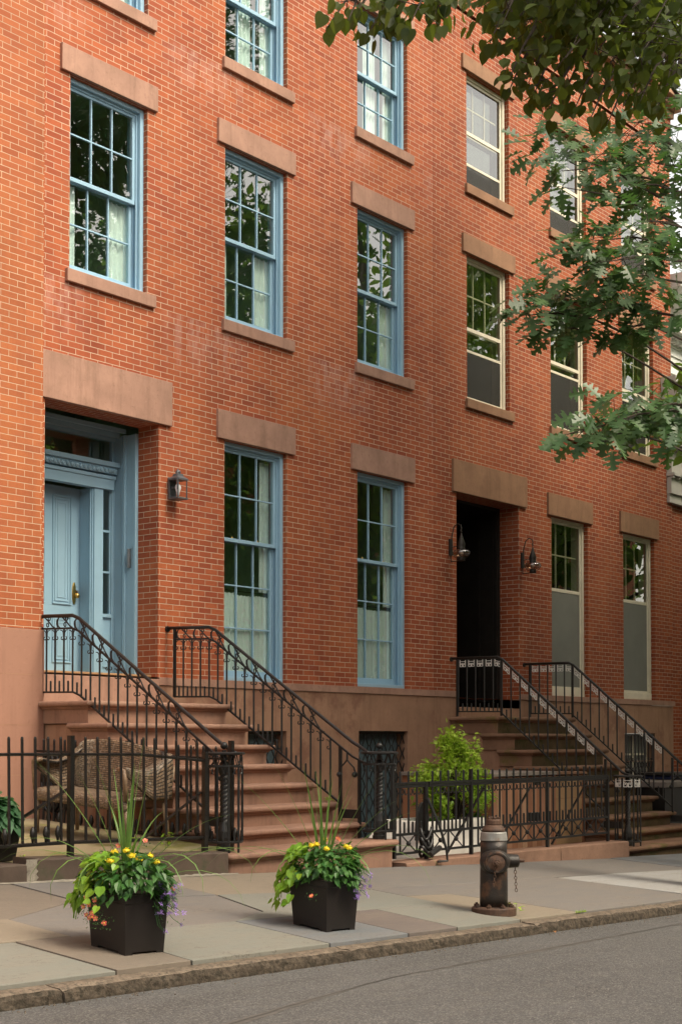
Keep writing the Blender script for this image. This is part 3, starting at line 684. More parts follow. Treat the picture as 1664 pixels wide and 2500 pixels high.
MB().box(-1.715, -.022, -.022, .34, 1.86, 2.198).build('threshold_block', M['brownstone'], H1, bevel=.006)
db = MB().box(-.10, -.056, .42, .445, 3.50, 3.72); db.build('doorbell_panel', M['steel'], H1, bevel=.003)

# ------------------------------------------------------------------ house with the cream windows, its shade put into the brick colour
H2 = thing('row_house', 'darker red brick row house with cream framed windows and a black door recess', 'house', (9.2, 0, 0))
CD, CE, CF = 6.915, 9.345, 11.78
holes = [(6.03, 7.755, 2.0, 5.14, .5)]
for c in (CE, CF): holes += [(c - .595, c + .59, 2.222, 5.12, .3)]
for c in (CD, CE, CF): holes += [(c - .595, c + .59, 6.575, 8.755, .3), (c - .595, c + .59, 9.80, 11.51, .3)]
mb = MB(); wall_mesh(mb, 5.45, 13.09, 2.222, 12.36, 0, holes); wall_mesh(mb, 5.45, 13.09, 12.39, 13.0, -.03, [])
mb.add([(5.45, -.03, 12.39), (13.09, -.03, 12.39), (13.09, .02, 12.39), (5.45, .02, 12.39)], [(0, 1, 2, 3)], [[(0, 0), (7, 0), (7, .05), (0, .05)]])
mb.add([(13.09, -.0, 2.222), (13.09, 8, 2.222), (13.09, 8, 13), (13.09, -.0, 13)], [(0, 1, 2, 3)], [[(0, 2.2), (8, 2.2), (8, 13), (0, 13)]])
mb.build('brick_wall', M['brick_dark'], H2)
room(H2, 5.6, 13.0, (2.1, 5.9, 9.4, 12.9), M['interior_dark'])
MB().box(5.45, 13.09, .02, 8, 13.0, 13.25).build('roof', M['slate'], H2)
mb = MB(); mb.box(5.45, 13.09, -.10, .02, 13.0, 13.12); mb.box(5.45, 13.15, -.22, .02, 13.121, 13.22); mb.box(5.45, 13.2, -.34, .02, 13.221, 13.34); mb.build('cornice', M['brownstone_dark'], H2, bevel=.01)
mb = MB(); wall_mesh(mb, 5.45, 13.09, -1.0, 2.128, 0, [(11.2, 12.35, .75, 1.63, .22), (6.03, 7.755, 1.95, 2.128, .5)])
for z in (1.14, 1.64): mb.box(8.2, 13.09, -.0015, .01, z - .003, z + .003)
for x in (9.6, 11.0, 12.5): mb.box(x - .003, x + .003, -.0014, .01, 1.64, 2.128)
mb.uv = [None] * len(mb.f); mb.build('foundation', M['foundation'], H2)
mb = MB(); mb.box(5.45, 6.028, -.018, .03, 2.131, 2.221); mb.box(7.757, 13.13, -.018, .03, 2.131, 2.221); mb.build('water_table', M['brownstone'], H2, bevel=.004)
block(5.91, 7.96, 5.142, 5.62, -.04, .5).build('door_lintel', M['brownstone_dark'], H2, bevel=.006)
MB().box(6.0, 7.79, -.02, .7, 1.80, 1.99).build('threshold_block', M['foundation'], H2, bevel=.006)
v = MB(); v.box(6.03, 6.06, .33, 1.3, 1.99, 5.14); v.box(7.725, 7.755, .345, 1.3, 1.99, 5.14); v.box(6.03, 7.755, .345, 1.3, 5.1, 5.138)
v.box(7.69, 7.725, .36, .40, 1.99, 5.1); v.box(7.70, 7.725, .7, .74, 1.99, 5.1)
for z0, z1 in ((2.15, 2.9), (3.05, 4.2), (4.35, 4.95)): v.box(7.715, 7.725, .45, .66, z0, z1)
ve = v.build('vestibule_lining', M['black_wood'], H2, bevel=.003)
v = MB(); v.box(6.06, 7.725, 1.2, 1.26, 1.99, 5.1)
for x0, x1 in ((6.2, 6.8), (6.98, 7.58)):
    for z0, z1 in ((2.2, 3.0), (3.15, 4.6)): v.box(x0, x1, 1.18, 1.2, z0, z1)
v.build('black_door', M['black_wood'], H2, bevel=.003)
for c in (CE, CF): cream_window(H2, c, 2.225, 5.12, 3.95, None, lint=5.48, shade=True)
for c, z2 in ((CD, 7.34), (CE, 7.52), (CF, 7.5)): cream_window(H2, c, 6.575, 8.755, 7.67, z2, lint=9.03, sill=6.435)
for c, z2 in ((CD, 10.17), (CE, 10.2), (CF, 10.25)): cream_window(H2, c, 9.80, 11.51, 10.65, z2, lint=11.73, sill=9.66)
MB().box(11.21, 12.34, .19, .205, .76, 1.62).build('basement_pane', M['shade'], H2)
bw = MB()
for z in (.76, 1.24, 1.585): bw.box(11.21, 12.34, .15, .188, z, z + .035)
for x in (11.21, 11.775, 12.30): bw.box(x, x + .04, .15, .188, .76, 1.62)
bw.build('basement_sash', M['cream'], H2)
g = MB()
for i in range(9):
    x = 11.25 + i * .13; g.tube([(x, .03, .76), (x, .03, 1.6)], .011, 6)
for i in range(10):
    x = 11.22 + i * .115
    for k in range(2):
        z = .85 + k * .17; g.bar((x, .02, z), (x + .1, .02, z + .17), .01); g.bar((x + .1, .04, z), (x, .04, z + .17), .01)
g.box(11.21, 12.34, .02, .045, 1.585, 1.615); g.box(11.21, 12.34, .02, .045, .765, .79); g.build('basement_grille', M['iron_brown'], H2)
MB().box(5.36, 5.80, -.10, -.002, .55, 1.02).build('utility_box', M['brownstone_dark'], H2, bevel=.006)

# ------------------------------------------------------------------ neighbour on the left, a little proud of the row
H0 = thing('row_house', 'weathered orange brick house front above a painted brownstone base at left edge', 'house', (-6, -.2, .5))
mb = MB(); wall_mesh(mb, -16, -1.895, 2.645, 13.0, -.2, [])
mb.add([(-1.895, -.2, 2.645), (-1.895, .01, 2.645), (-1.895, .01, 13), (-1.895, -.2, 13)], [(0, 1, 2, 3)], [[(0, 2.6), (.21, 2.6), (.21, 13), (0, 13)]])
mb.build('brick_wall', M['brick_old'], H0)
mb = MB(); mb.box(-16, -1.872, -.222, .02, -.6, 2.64); mb.build('foundation', M['foundation_red'], H0, bevel=.006)
mb = MB()
for z in (2.175, 1.66, 1.15): mb.box(-16, -1.874, -.2235, -.21, z - .003, z + .003)
mb.build('base_joints', M['foundation'], H0)
mb = MB().box(-16, -1.895, -.19, 8, 13.0, 13.25); mb.build('roof', M['slate'], H0)
mb = MB(); mb.box(-16, -1.9, -.30, -.19, 13.0, 13.12); mb.box(-16, -1.9, -.45, -.19, 13.121, 13.3); mb.build('cornice', M['brownstone_dark'], H0)
# ------------------------------------------------------------------ white porch house beyond the row
H3 = thing('porch_house', 'white clapboard house with a pale porch entablature beyond the brick row', 'house', (15, 0, -.3))
mb = MB(); wall_mesh(mb, 13.1, 22, -1, 5.9, .05, []); mb.build('brick_wall', M['brick_dark'], H3)
mb = MB()
E0 = 12.82
for za, zb, pr in ((5.86, 6.02, .05), (6.02, 6.33, .09), (6.34, 6.40, .16), (6.405, 6.80, .10), (6.81, 6.88, .14), (6.885, 6.94, .24), (6.945, 7.02, .27)):
    mb.box(E0 - pr * .3 + .1, 20, -.0 - pr - .002, 1.6, za, zb)
for i in range(30):
    x = E0 + .06 + i * .22; mb.box(x, x + .10, -.215, -.12, 6.81, 6.878); mb.box(x, x + .07, -.14, -.092, 6.30, 6.335)
mb.box(E0 - .02, 20, -.25, 1.6, 7.03, 7.62); mb.box(E0 - .06, 20, -.34, 1.6, 7.63, 7.72); mb.build('porch_entablature', M['porch_grey'], H3, bevel=.005)
MB().hexa([(E0 - .1, -.3, 7.735), (E0 + .35, -.3, 7.735), (E0 + .35, .0, 7.735), (E0 - .1, .0, 7.735), (E0 - .16, -.3, 8.12), (E0 + .12, -.3, 8.12), (E0 + .12, 0, 8.12), (E0 - .16, 0, 8.12)]).build('gutter_end', M['white_wood'], H3)
mb = MB().box(14.0, 20, -.7, -.5, -.8, 5.85); mb.build('porch_post', M['interior_dark'], H3)  # one wide dark panel across the front below the entablature
mb = MB(); mb.box(13.55, 20, .36, .9, 7.6, 9.15)
for i in range(9): mb.hexa([(13.55, .32, 7.62 + i * .17), (20, .32, 7.62 + i * .17), (20, .36, 7.62 + i * .17), (13.55, .36, 7.62 + i * .17), (13.55, .352, 7.788 + i * .17), (20, .352, 7.788 + i * .17), (20, .36, 7.788 + i * .17), (13.55, .36, 7.788 + i * .17)])
mb.build('clapboard_wall', M['white_wood'], H3)
mb = MB(); mb.box(13.45, 20, .16, .9, 9.1, 9.17); mb.box(13.4, 20, .06, .9, 9.171, 9.25)
for i in range(16): mb.box(13.5 + i * .16, 13.58 + i * .16, .22, .32, 9.03, 9.098)
mb.build('upper_cornice', M['white_wood'], H3)
mb = MB(); mb.hexa([(13.3, -.1, 9.95), (21, -.1, 9.95), (21, 3, 9.95), (13.3, 3, 9.95), (13.3, -.2, 10.2), (21, -.2, 10.2), (21, 3, 10.2), (13.3, 3, 10.2)]); mb.box(14.6, 21, 1.2, 3, 9.1, 9.95)
mb.build('gable_eave', M['white_wood'], H3)
# ------------------------------------------------------------------ stoops
def rect(u0, u1, v0, v1, o, z, cr=0):    # outline growing by o on three sides; front corners rounded by cr
    a, b, f = u0 - o, u1 + o, v0 - o
    if not cr: return [(a, f, z), (b, f, z), (b, v1, z), (a, v1, z)]
    r_ = cr + o; P = []
    for k in range(7): t = math.pi + math.pi / 2 * k / 6; P.append((a + r_ + r_ * math.cos(t), f + r_ + r_ * math.sin(t), z))
    for k in range(7): t = 1.5 * math.pi + math.pi / 2 * k / 6; P.append((b - r_ + r_ * math.cos(t), f + r_ + r_ * math.sin(t), z))
    return P + [(b, v1, z), (a, v1, z)]
NOSE = [(-.055, 0), (-.018, 0), (-.005, -.005), (.003, -.016), (.005, -.03), (.001, -.044), (-.012, -.054), (-.036, -.058), (-.036, -.070), (-.044, -.073), (-.050, -.082), (-.066, -.085)]
def stoop(label, base, steps, m, mtop, vend=.0):
    S = thing('stoop', label, 'front steps', base)
    for k, (z, v, u0, u1, cr, dep) in enumerate(steps):
        zn = steps[k + 1][0] - .001 if k + 1 < len(steps) else base[2] - .3
        vb = min(vend, v + dep)
        mb = MB(); outs = [rect(u0, u1, v, vb, o, z + dz, cr) for o, dz in NOSE] + [rect(u0, u1, v, vb, -.067, zn, cr)]
        outs = [rect(u0, u1, v, vb, -.3, z + .0015, max(cr, .0) and .001 + cr) if False else outs[0]] + outs[1:]
        mb.rings(outs)
        st_ = mb.build('landing' if k == 0 else 'step', mtop if k < 3 else m, S, smooth=False)
        if m is M['step_moss']: MB().box(u0 + .072, u1 - .072, v + .062, v + .075, zn + .004, z - .088).build('riser', M['moss_riser'], st_)  # front panel painted darker than the sides, for moss and shade
    b = MB()
    for k, (z, v, u0, u1, cr, dep) in enumerate(steps[:-1]):
        b.box(u0 + .10 + .001 * k, u1 - .10 - .001 * k, v + .16, vend - .002, base[2] - .3, steps[k + 1][0] - .01 - .001 * k)
    b.build('stoop_base', M['foundation'], S)
    return S
s1 = [(1.90, -.97, -1.95, .20, 0, 1.0), (1.675, -1.26, -1.95, .20, 0, .6)] 
for z, v in ((1.455, -1.56), (1.25, -1.86), (1.055, -2.17), (.855, -2.48), (.66, -2.80)): s1.append((z, v, -1.95, .21, 0, .6))
s1.append((.50, -3.26, -2.34, .22, .10, .8))
stoop('reddish brown stone steps rising to the blue front door', (-.87, -2.0, .25), s1, M['step'], M['step'])
s2 = [(1.84, -.85, 5.83, 8.0, 0, .9)]
for z, v in ((1.60, -1.13), (1.37, -1.41), (1.14, -1.68), (.915, -1.95), (.69, -2.22), (.47, -2.50)): s2.append((z, v, 5.83, 8.0, 0, .6))
s2.append((.285, -2.78, 5.7, 8.2, 0, .6)); s2.append((.13, -3.22, 5.0, 8.9, .18, .8))
stoop('mossy brown stone steps rising to the black door recess', (6.9, -2.0, -.1), s2, M['step_moss'], M['step_moss'])

# ------------------------------------------------------------------ iron railings
def polyz(pts, v):
    for (a, za), (b, zb) in zip(pts[:-1], pts[1:]):
        if (a >= v >= b): return za + (zb - za) * (a - v) / (a - b)
    return pts[-1][1] if v < pts[-1][0] else pts[0][1]
def cage(root, c, r_, zt, zb, key, z0, mt):   # newel: twisted column in a ring of bars
    nw = MB(); x, y = c
    nw.lathe((x, y, z0), [(.07, 0), (.07, .035), (.062, .04), (.062, .07), (.05, .075), (.06, .12), (.055, .18), (.04, .24), (.036, .26)], 14)
    pts = [(x, y, z0 + .25 + (zt - .18 - z0 - .25) * i / 40) for i in range(41)]
    nw.tube(pts, .036, 6, twist=.30)
    nw.lathe((x, y, zt - .19), [(.03, 0), (.045, .015), (.05, .06), (.04, .10), (.025, .12), (.03, .15), (.02, .19), (.02, .22)], 14, flute=7, fl=.08)
    n = nw.build('newel', mt, root)
    MB().sphere((x, y, zt + .07), .034, 14, 10).build('finial', mt, n, smooth=True)
    bars = [math.pi * (.92 + 1.02 * i / 5) for i in range(6)] if not key else [2 * math.pi * i / 7 + .5 for i in range(7)]
    def ring(z, rr, th, a0=0, a1=2 * math.pi):
        k = 28; return MB().tube([(x + rr * math.cos(a0 + (a1 - a0) * i / k), y + rr * math.sin(a0 + (a1 - a0) * i / k), z) for i in range(k + 1)], th, 6)
    ring(zt, r_ + .015, .013).build('top_ring', mt, n)
    MB().lathe((x, y, zt - .004), [(r_ + .012, 0), (r_ + .012, .008)], 24).build('cap_plate', mt, n)
    if not key: ring(zt - .115, r_, .011).build('middle_ring', mt, n)
    ring(zb, r_, .012).build('bottom_ring', mt, n)
    for a in bars:
        p = (x + r_ * math.cos(a), y + r_ * math.sin(a))
        MB().tube([(p[0], p[1], zb - (.10 if abs(math.sin(a)) > .8 else .0)), (p[0], p[1], zt - (.02 if key else .115))], .011, 6).build('cage_bar', mt, n)
        a2 = a + .32; p2 = (x + r_ * math.cos(a2), y + r_ * math.sin(a2))
        MB().tube([(p2[0], p2[1], zb), (p2[0], p2[1], zb + .10)], .0095, 6).build('cage_spike', mt, n)
        if not key:
            for sgn in (1, -1):
                cc = []
                for i in range(9):
                    t = i / 8; aa = a + sgn * (.06 + .34 * t + .05 * math.sin(t * 6)); cc.append((x + r_ * math.cos(aa), y + r_ * math.sin(aa), zt - .125 - .06 * t * t + .02 * math.sin(t * math.pi)))
                MB().tube(cc, .005, 5).build('cage_scroll', mt, n)
            aa = a + .16
            MB().tube([(x + r_ * math.cos(a + .5 * i / 8), y + r_ * math.sin(a + .5 * i / 8), zt - .11 + .10 * math.sin(math.pi * i / 8)) for i in range(9)], .006, 5).build('cage_scroll', mt, n)
        else:
            greek_key(lambda s, t, a=a: (x + r_ * math.cos(a + .12 + s * .62), y + r_ * math.sin(a + .12 + s * .62), zt - .03 - .105 * t), n)
def greek_key(f, parent):
    mb = MB(); L = [[(0, 0), (0, 1), (.42, 1), (.42, .52), (.2, .52), (.2, .74)], [(1, 0), (1, 1), (.58, 1), (.58, .52), (.8, .52), (.8, .74)], [(0, .22), (1, .22)]]
    for pl in L:
        for a, b in zip(pl[:-1], pl[1:]): mb.bar(f(*a), f(*b), .0095, .008)
    return mb.build('key_ornament', M['key_white'], parent)
def railing(label, u, base, top, mid, bot, posts, style, cagec, zt, zb, z0, mt, pitch, vend, group=None):
    root = thing('stair_railing', label, 'stair railing', base, group)
    MB().tube([(u, v, z) for v, z in top[:-2]] + [(u + .25 * (cagec[0] + .17 * (1 if cagec[0] < u else -1) - u), top[-2][0] + .03, top[-2][1]), (cagec[0] + .172 * (1 if cagec[0] < u else -1), cagec[1] + .02, zt + .003)], .019, 8).build('handrail', mt, root, smooth=True)
    if mid: MB().tube([(u, v, z) for v, z in mid], .013, 4, square=True).build('middle_rail', mt, root)
    MB().tube([(u, v, z) for v, z in bot], .013, 4, square=True).build('bottom_rail', mt, root)
    MB().lathe((u, 0, top[0][1] - .01), [(.035, -.02), (.035, .0), (.02, .008)], 10, 'y').build('wall_bracket', mt, root)
    v = -.13; ups = mid or top; k = 0; vl = []
    while v > vend: vl.append(v); v -= pitch
    for i, v in enumerate(vl):
        zb_, zt_ = polyz(bot, v), polyz(ups, v)
        MB().tube([(u, v, zb_), (u, v, zt_)], .0105, 6).build('baluster', mt, root)
        if i + 1 < len(vl):
            w = (v + vl[i + 1]) / 2; zz = polyz(bot, w)
            MB().tube([(u, w, zz), (u, w, zz + .11), (u, w, zz + .118)], [.0105, .0105, .006], 6).build('picket', mt, root)
            if style == 'scroll':
                s = MB()
                for sg, vv in ((-1, v), (1, vl[i + 1])):      # a pair of little hooks under the rail
                    c0 = polyz(mid, vv) - .013; pts = []
                    for j in range(12):
                        t = j / 11; ang = t * 5.2
                        rr = .030 * (1 - .55 * t); pts.append((u, vv + sg * (.012 + .030 - rr * math.cos(ang) * 1.0) , c0 - .042 + rr * math.sin(ang) - .035 * t * 0 - (.028 if t > .0 else 0)))
                    s.tube([(u, vv + sg * .01, c0 - .075), (u, vv + sg * .012, c0 - .03), (u, vv + sg * .03, c0 - .006), (u, vv + sg * .055, c0 - .004)], .005, 5)
                    s.tube([(u, vv + sg * (.026 + .016 * math.cos(q)), c0 - .086 + .016 * math.sin(q)) for q in [math.pi + .1 + 4.4 * j / 9 for j in range(10)]], .0052, 5)
                s.build('scroll', mt, root)
            else:
                a, b = v - .028, vl[i + 1] + .028
                greek_key(lambda s, t, a=a, b=b: (u, a + (b - a) * s, polyz(top, a + (b - a) * s) - .028 - .095 * t), root)
        if style == 'scroll' and i % 2 == 0 and i + 2 < len(vl):
            a, b = v - .01, vl[i + 2] + .01; s = MB()
            f = lambda x, y: (u, a + (b - a) * x, polyz(mid, a + (b - a) * x) * (1 - y) + polyz(top, a + (b - a) * x) * y)
            s.tube([f(.10 + .17 * (1 - math.cos(q)) * .9, .5 + .42 * math.sin(q)) for q in [-1.45 + 3.0 * j / 10 for j in range(11)]], .007, 5)
            s.tube([f(.10, .1), f(.05, .35), f(.06, .6), f(.18, .86), f(.36, .93)], .007, 5)
            s.tube([f(.36, .93), f(.6, .6), f(.85, .2), f(1.0, .06)], .008, 5)
            for cx, cy in ((.66, .80), (.56, .30)):
                s.tube([f(cx + .065 * math.cos(q), cy + .17 * math.sin(q)) for q in [2 * math.pi * j / 10 for j in range(11)]], .006, 5)
            s.build('scroll_panel', mt, root)
    for v, z0_, z1_ in posts:
        MB().bar((u, v, z0_), (u, v, z1_), .028).build('post', mt, root)
    # forked bar with rosettes beside the newel
    v0 = vend - .13; zf = polyz(bot, v0) + .45
    s = MB(); s.tube([(u, v0, zf), (u, v0, polyz(ups, v0))], .0105, 6)
    for sg in (-1, 1):
        s.tube([(u, v0, zf), (u, v0 + sg * .03, zf - .03), (u, v0 + sg * .09, zf - .08), (u, v0 + sg * .105, zf - .13)], .009, 6); s.sphere((u, v0 + sg * .10, zf - .15), .032, 8, 6)
    s.build('forked_bar', mt, root)
    MB().box(u - .012, u + .012, vend - .30, vend - .02, z0 + .20, z0 + .29).build('tie_plate', mt, root)
    cage(root, cagec, .165, zt, zb, style == 'key', z0, mt)
    return root
T1 = [(0, 2.79), (-.66, 2.77), (-.76, 2.735), (-.86, 2.67), (-2.70, 1.485), (-2.82, 1.425), (-2.94, 1.385), (-3.12, 1.375)]
M1 = [(-.13, 2.655), (-.66, 2.64), (-.76, 2.605), (-.86, 2.535), (-2.70, 1.335), (-2.82, 1.285), (-2.9, 1.262)]
B1 = [(-.12, 2.0), (-.68, 1.99), (-.78, 1.955), (-.86, 1.905), (-2.54, .85)]
railing('ornate black iron railing with scrolls on the right of the blue door steps', .115, (.115, -1.5, .5), T1, M1, B1, [(-.125, 2.0, 2.78), (-2.54, .67, 1.44), (-2.79, .50, 1.30)], 'scroll', (.15, -3.02), 1.375, .585, .50, M['iron'], .134, -2.5)
railing('ornate black iron railing with scrolls behind the wicker settee, ending at a caged newel', -1.88, (-1.88, -1.5, .5), T1, M1, B1, [(-.125, 2.0, 2.78), (-2.54, .67, 1.44), (-2.79, .50, 1.30)], 'scroll', (-2.14, -3.0), 1.385, .595, .505, M['iron'], .134, -2.5)
T2 = [(0, 2.69), (-.80, 2.685), (-.88, 2.65), (-2.75, 1.075), (-2.9, 1.04), (-3.1, 1.035)]
B2 = [(-.10, 1.92), (-.84, 1.91), (-2.50, .53)]
for u, sgn, lb in ((5.88, -1, 'black iron railing with white key ornaments, behind the trash enclosure'), (7.89, 1, 'black iron railing with white key ornaments at the far right of the mossy steps')):
    railing(lb, u, (u, -1.5, .3), T2, None, B2, [(-.11, 1.85, 2.68), (-.86, 1.85, 2.66), (-2.5, .46, 1.25)], 'key', (u + sgn * .33, -3.0), 1.035, .19, .13, M['iron_brown'], .148, -2.45)

# ------------------------------------------------------------------ low walls and fences at the pavement
def coping(name, label, segs, v0, v1, m, drop=.4):
    root = thing(name, label, 'low wall', ((segs[0][0] + segs[-1][1]) / 2, v0, zc(segs[0][0])))
    for a, b, za, zb in segs:
        n = max(2, int((b - a) / .15)); rows = []
        for i in range(n + 1):
            u = a + (b - a) * i / n; z = za + (zb - za) * i / n; j = lambda s: nr.uniform(-s, s)
            rows.append([(u, v1, zc(u) - drop), (u, v1, z + j(.002)), (u, v0 + .012, z + j(.002)), (u, v0 + j(.003), z - .012 + j(.003)), (u, v0 + j(.003), z - .08), (u, v0, zc(u) - drop)])
        mb = MB(); k = 6; base = [p for r_ in rows for p in r_]
        mb.add(base, [(i * k + q, i * k + (q + 1) % k, (i + 1) * k + (q + 1) % k, (i + 1) * k + q) for i in range(n) for q in range(k)] + [tuple(range(k)), tuple(n * k + q for q in range(k))])
        mb.build('coping_stone', m, root)
    return root
cw = coping('low_wall', 'dark stone low wall with a pale mortar joint under the left iron fence', [(-9, -4.60, .60, .565), (-4.50, -2.37, .60, .525)], -3.27, -2.98, M['coping_dark'])
mj = MB()
P = [(-4.60 + .10 * k / 12 + nr.uniform(-.012, .012)) for k in range(13)]
vs = []; fs = []
for k in range(9):
    z = .41 + .19 * k / 8; w0, w1 = -4.60 + nr.uniform(-.02, .02), -4.49 + nr.uniform(-.02, .02)
    vs += [(w0, -3.262, z), ((w0 * 2 + w1) / 3, -3.28 + nr.uniform(-.006, .004), z), ((w0 + 2 * w1) / 3, -3.282 + nr.uniform(-.006, .004), z), (w1, -3.262, z)]
for k in range(8):
    for q in range(3): fs.append((k * 4 + q, k * 4 + q + 1, k * 4 + q + 5, k * 4 + q + 4))
mj.add(vs, fs); vs = []; fs = []
for k in range(60):
    u = -5.2 + k * .05; w = max(0, -.004 + .016 * math.sin(u * 4.1) + nr.uniform(-.006, .01))
    vs += [(u, -3.262, zc(u) + .03 * (w / .03)), (u, -3.275 - w, zc(u) + .008), (u, -3.285 - 2 * w, zc(u) - .002)]
for k in range(59):
    for q in range(2): fs.append((k * 3 + q, k * 3 + q + 1, k * 3 + q + 4, k * 3 + q + 3))
mj.add(vs, fs)
mj.build('mortar_joint', M['mortar'], cw, smooth=True)
coping('low_wall', 'brown stone low wall under the right iron fence behind the hydrant', [(.23, .98, .262, .268), (.985, 3.30, .268, .25), (3.31, 5.0, .25, .232)], -3.30, -3.02, M['coping'])

F1 = thing('iron_fence', 'old black iron fence with round bars in front of the wicker settee', 'fence', (-4, -3.13, .6)); V1 = -3.13
mt = M['iron_pit']
MB().tube([(-9, V1, 1.41), (-4.05, V1, 1.392), (-3.3, V1, 1.385), (-2.53, V1, 1.325)], .013, 6).build('top_rail', mt, F1)
MB().tube([(-9, V1, .72), (-4.05, V1, .695), (-2.53, V1, .655)], .015, 6).build('bottom_rail', mt, F1)
for x, z0, z1 in ((-4.05, .55, 1.54), (-2.52, .53, 1.40), (-7.2, .58, 1.54)): MB().bar((x, V1 + .0, z0), (x, V1, z1), .042).build('post', mt, F1)
xs = [-2.62 - .128 * i for i in range(48)]
for i, x in enumerate(xs):
    if abs(x + 4.05) < .05: continue
    zt = 1.53 if x < -3.3 else 1.53 - .05 * (x + 3.3)
    MB().tube([(x + .012, V1, .70), (x, V1, zt - .015), (x, V1, zt)], [.012, .012, .008], 7).build('picket', mt, F1)
for x in (-4.43, -4.30, -4.7, -4.18):
    MB().lathe((x, V1, .705), [(.008, 0), (.012, .03), (.024, .06), (.022, .09), (.012, .12), (.004, .13)], 8).build('bud_finial', mt, F1, smooth=True)
MB().bar((-4.05, V1 + .02, 1.12), (-4.35, V1 + .75, .66), .022).build('brace', mt, F1)
MB().bar((-2.55, V1 + .02, 1.05), (-2.75, V1 + .55, .62), .018).build('brace', mt, F1)
F2 = thing('iron_fence', 'old black iron dividing fence with bud finials running back to the house base', 'fence', (-2.0, -1.4, .6)); UD = -1.99
def zd(v): return .655 + .03 * v
MB().tube([(UD, -.21, 1.395), (UD, -2.98, 1.33)], .012, 6).build('top_rail', mt, F2)
MB().tube([(UD, -.21, .66), (UD, -2.98, .585)], .015, 6).build('bottom_rail', mt, F2)
for i in range(17):
    v = -.36 - .16 * i
    MB().tube([(UD, v, .65), (UD, v, 1.515 - .03 * -v), (UD, v, 1.53 - .03 * -v)], [.012, .012, .007], 7).build('picket', mt, F2)
    MB().lathe((UD, v - .08, .655 + .028 * v), [(.008, 0), (.012, .03), (.026, .07), (.022, .10), (.012, .13), (.004, .14)], 8).build('bud_finial', mt, F2, smooth=True)
for v in (-1.6, -2.95): MB().bar((UD, v, .5), (UD, v, 1.5), .04).build('post', mt, F2)

mi = M['iron']; V2 = -3.17
def ornate(root, ua, ub, zt, zm, zb, first, pitch):
    MB().box(ua, ub, V2 - .018, V2 + .018, zt, zt + .022).build('top_rail', mi, root); MB().box(ua, ub, V2 - .012, V2 + .012, zt - .035, zt - .002).build('lower_top_rail', mi, root)
    MB().bar((ua, V2, zm), (ub, V2, zm), .026).build('middle_rail', mi, root); MB().bar((ua, V2, zb), (ub, V2, zb), .024).build('bottom_rail', mi, root)
    x = first; k = 0
    while x < ub - .03:
        MB().tube([(x, V2, zm if k % 2 else zb), (x, V2, zt - .002)], .0115, 6).build('picket', mi, root)
        MB().tube([(x, V2, zt + .02), (x, V2, zt + .125), (x, V2, zt + .135)], [.0115, .0115, .007], 6).build('picket_tip', mi, root)
        if x + pitch < ub + .06:
            w = x + pitch / 2; MB().tube([(w, V2, zm), (w, V2, zm + .118), (w, V2, zm + .126)], [.0115, .0115, .007], 6).build('short_picket', mi, root)
            s = MB()
            for sg in (-1, 1):
                s.tube([(w + sg * (.026 + .017 * math.cos(q)), V2, zt - .066 + .02 * math.sin(q) - .004 * j) for j, q in enumerate([1.9 + 4.6 * i / 8 for i in range(9)])], .006, 5)
            s.build('scroll', mi, root)
        if k % 2 == 0 and x + 2 * pitch < ub + .05:
            X1, X2 = x + .012, x + 2 * pitch - .012; s = MB(); s.bar((X1, V2 + .004, zb), (X2, V2 + .004, zm), .010); s.bar((X1, V2 - .004, zm), (X2, V2 - .004, zb), .010)
            s.sphere(((X1 + X2) / 2, V2, (zb + zm) / 2), .026, 8, 6); s.build('cross_panel', mi, root)
        x += pitch; k += 1
F3 = thing('iron_fence', 'black iron fence with cross panels and scrolls on the brown low wall behind the hydrant', 'fence', (2.8, V2, .25))
ornate(F3, 1.62, 4.68, 1.05, .545, .35, 1.745, .1466)
ornate(F3, .80, 1.59, 1.05, .545, .35, .875, .1466)
for x, z0, z1 in ((.76, .26, 1.07), (1.605, .26, 1.19), (3.22, .25, 1.05), (4.69, .24, 1.06)): MB().bar((x, V2, z0), (x, V2, z1), .034).build('post', mi, F3)
for x in (1.75, 2.75, 4.05): MB().bar((x + .14, V2 + .02, .98), (x - .02, V2 + .42, .22), .02).build('brace', mi, F3)
MB().box(2.98, 3.16, V2 + .05, V2 + .12, .56, .66).build('lock_box', mi, F3); MB().box(3.05, 3.13, V2 + .03, V2 + .09, .98, 1.04).build('hinge', mi, F3)
G1 = thing('gate', 'narrow black iron gate with a chain lock beside the blue door steps', 'gate', (.45, V2, .25))
ornate(G1, .21, .735, 1.05, .54, .345, .30, .1466)
for x in (.20, .74): MB().bar((x, V2, .30), (x, V2, 1.07), .03).build('post', mi, G1)
MB().tube([(.745, V2 - .03, .9), (.80, V2 - .14, .62), (.845, V2 - .20, .36), (.85, V2 - .205, .25), (.75, V2 - .15, .245)], .014, 6).build('prop_bar', mi, G1)
# bicycle chain lock
ch = thing('bicycle_lock', 'black bicycle chain lock wrapped round the gate post', 'lock', (.72, -3.22, .5)); lk = MB()
for k in range(3):
    lk.tube([(.72 + .075 * math.cos(q) * (1 + .2 * k), V2 - .03 - .045 * math.sin(q), .53 - .09 * k + .06 * math.sin(q * 2 + k)) for q in [2 * math.pi * i / 16 for i in range(17)]], .017, 6)
lk.tube([(.70, V2 - .05, .5), (.72, V2 - .07, .40), (.78, V2 - .09, .33), (.80, V2 - .13, .36)], .017, 6); lk.build('chain', M['hose'], ch, smooth=True)
MB().tube([(.60, V2 - .16, .325), (.82, V2 - .13, .385)], .03, 10).build('lock_body', M['hose'], ch)

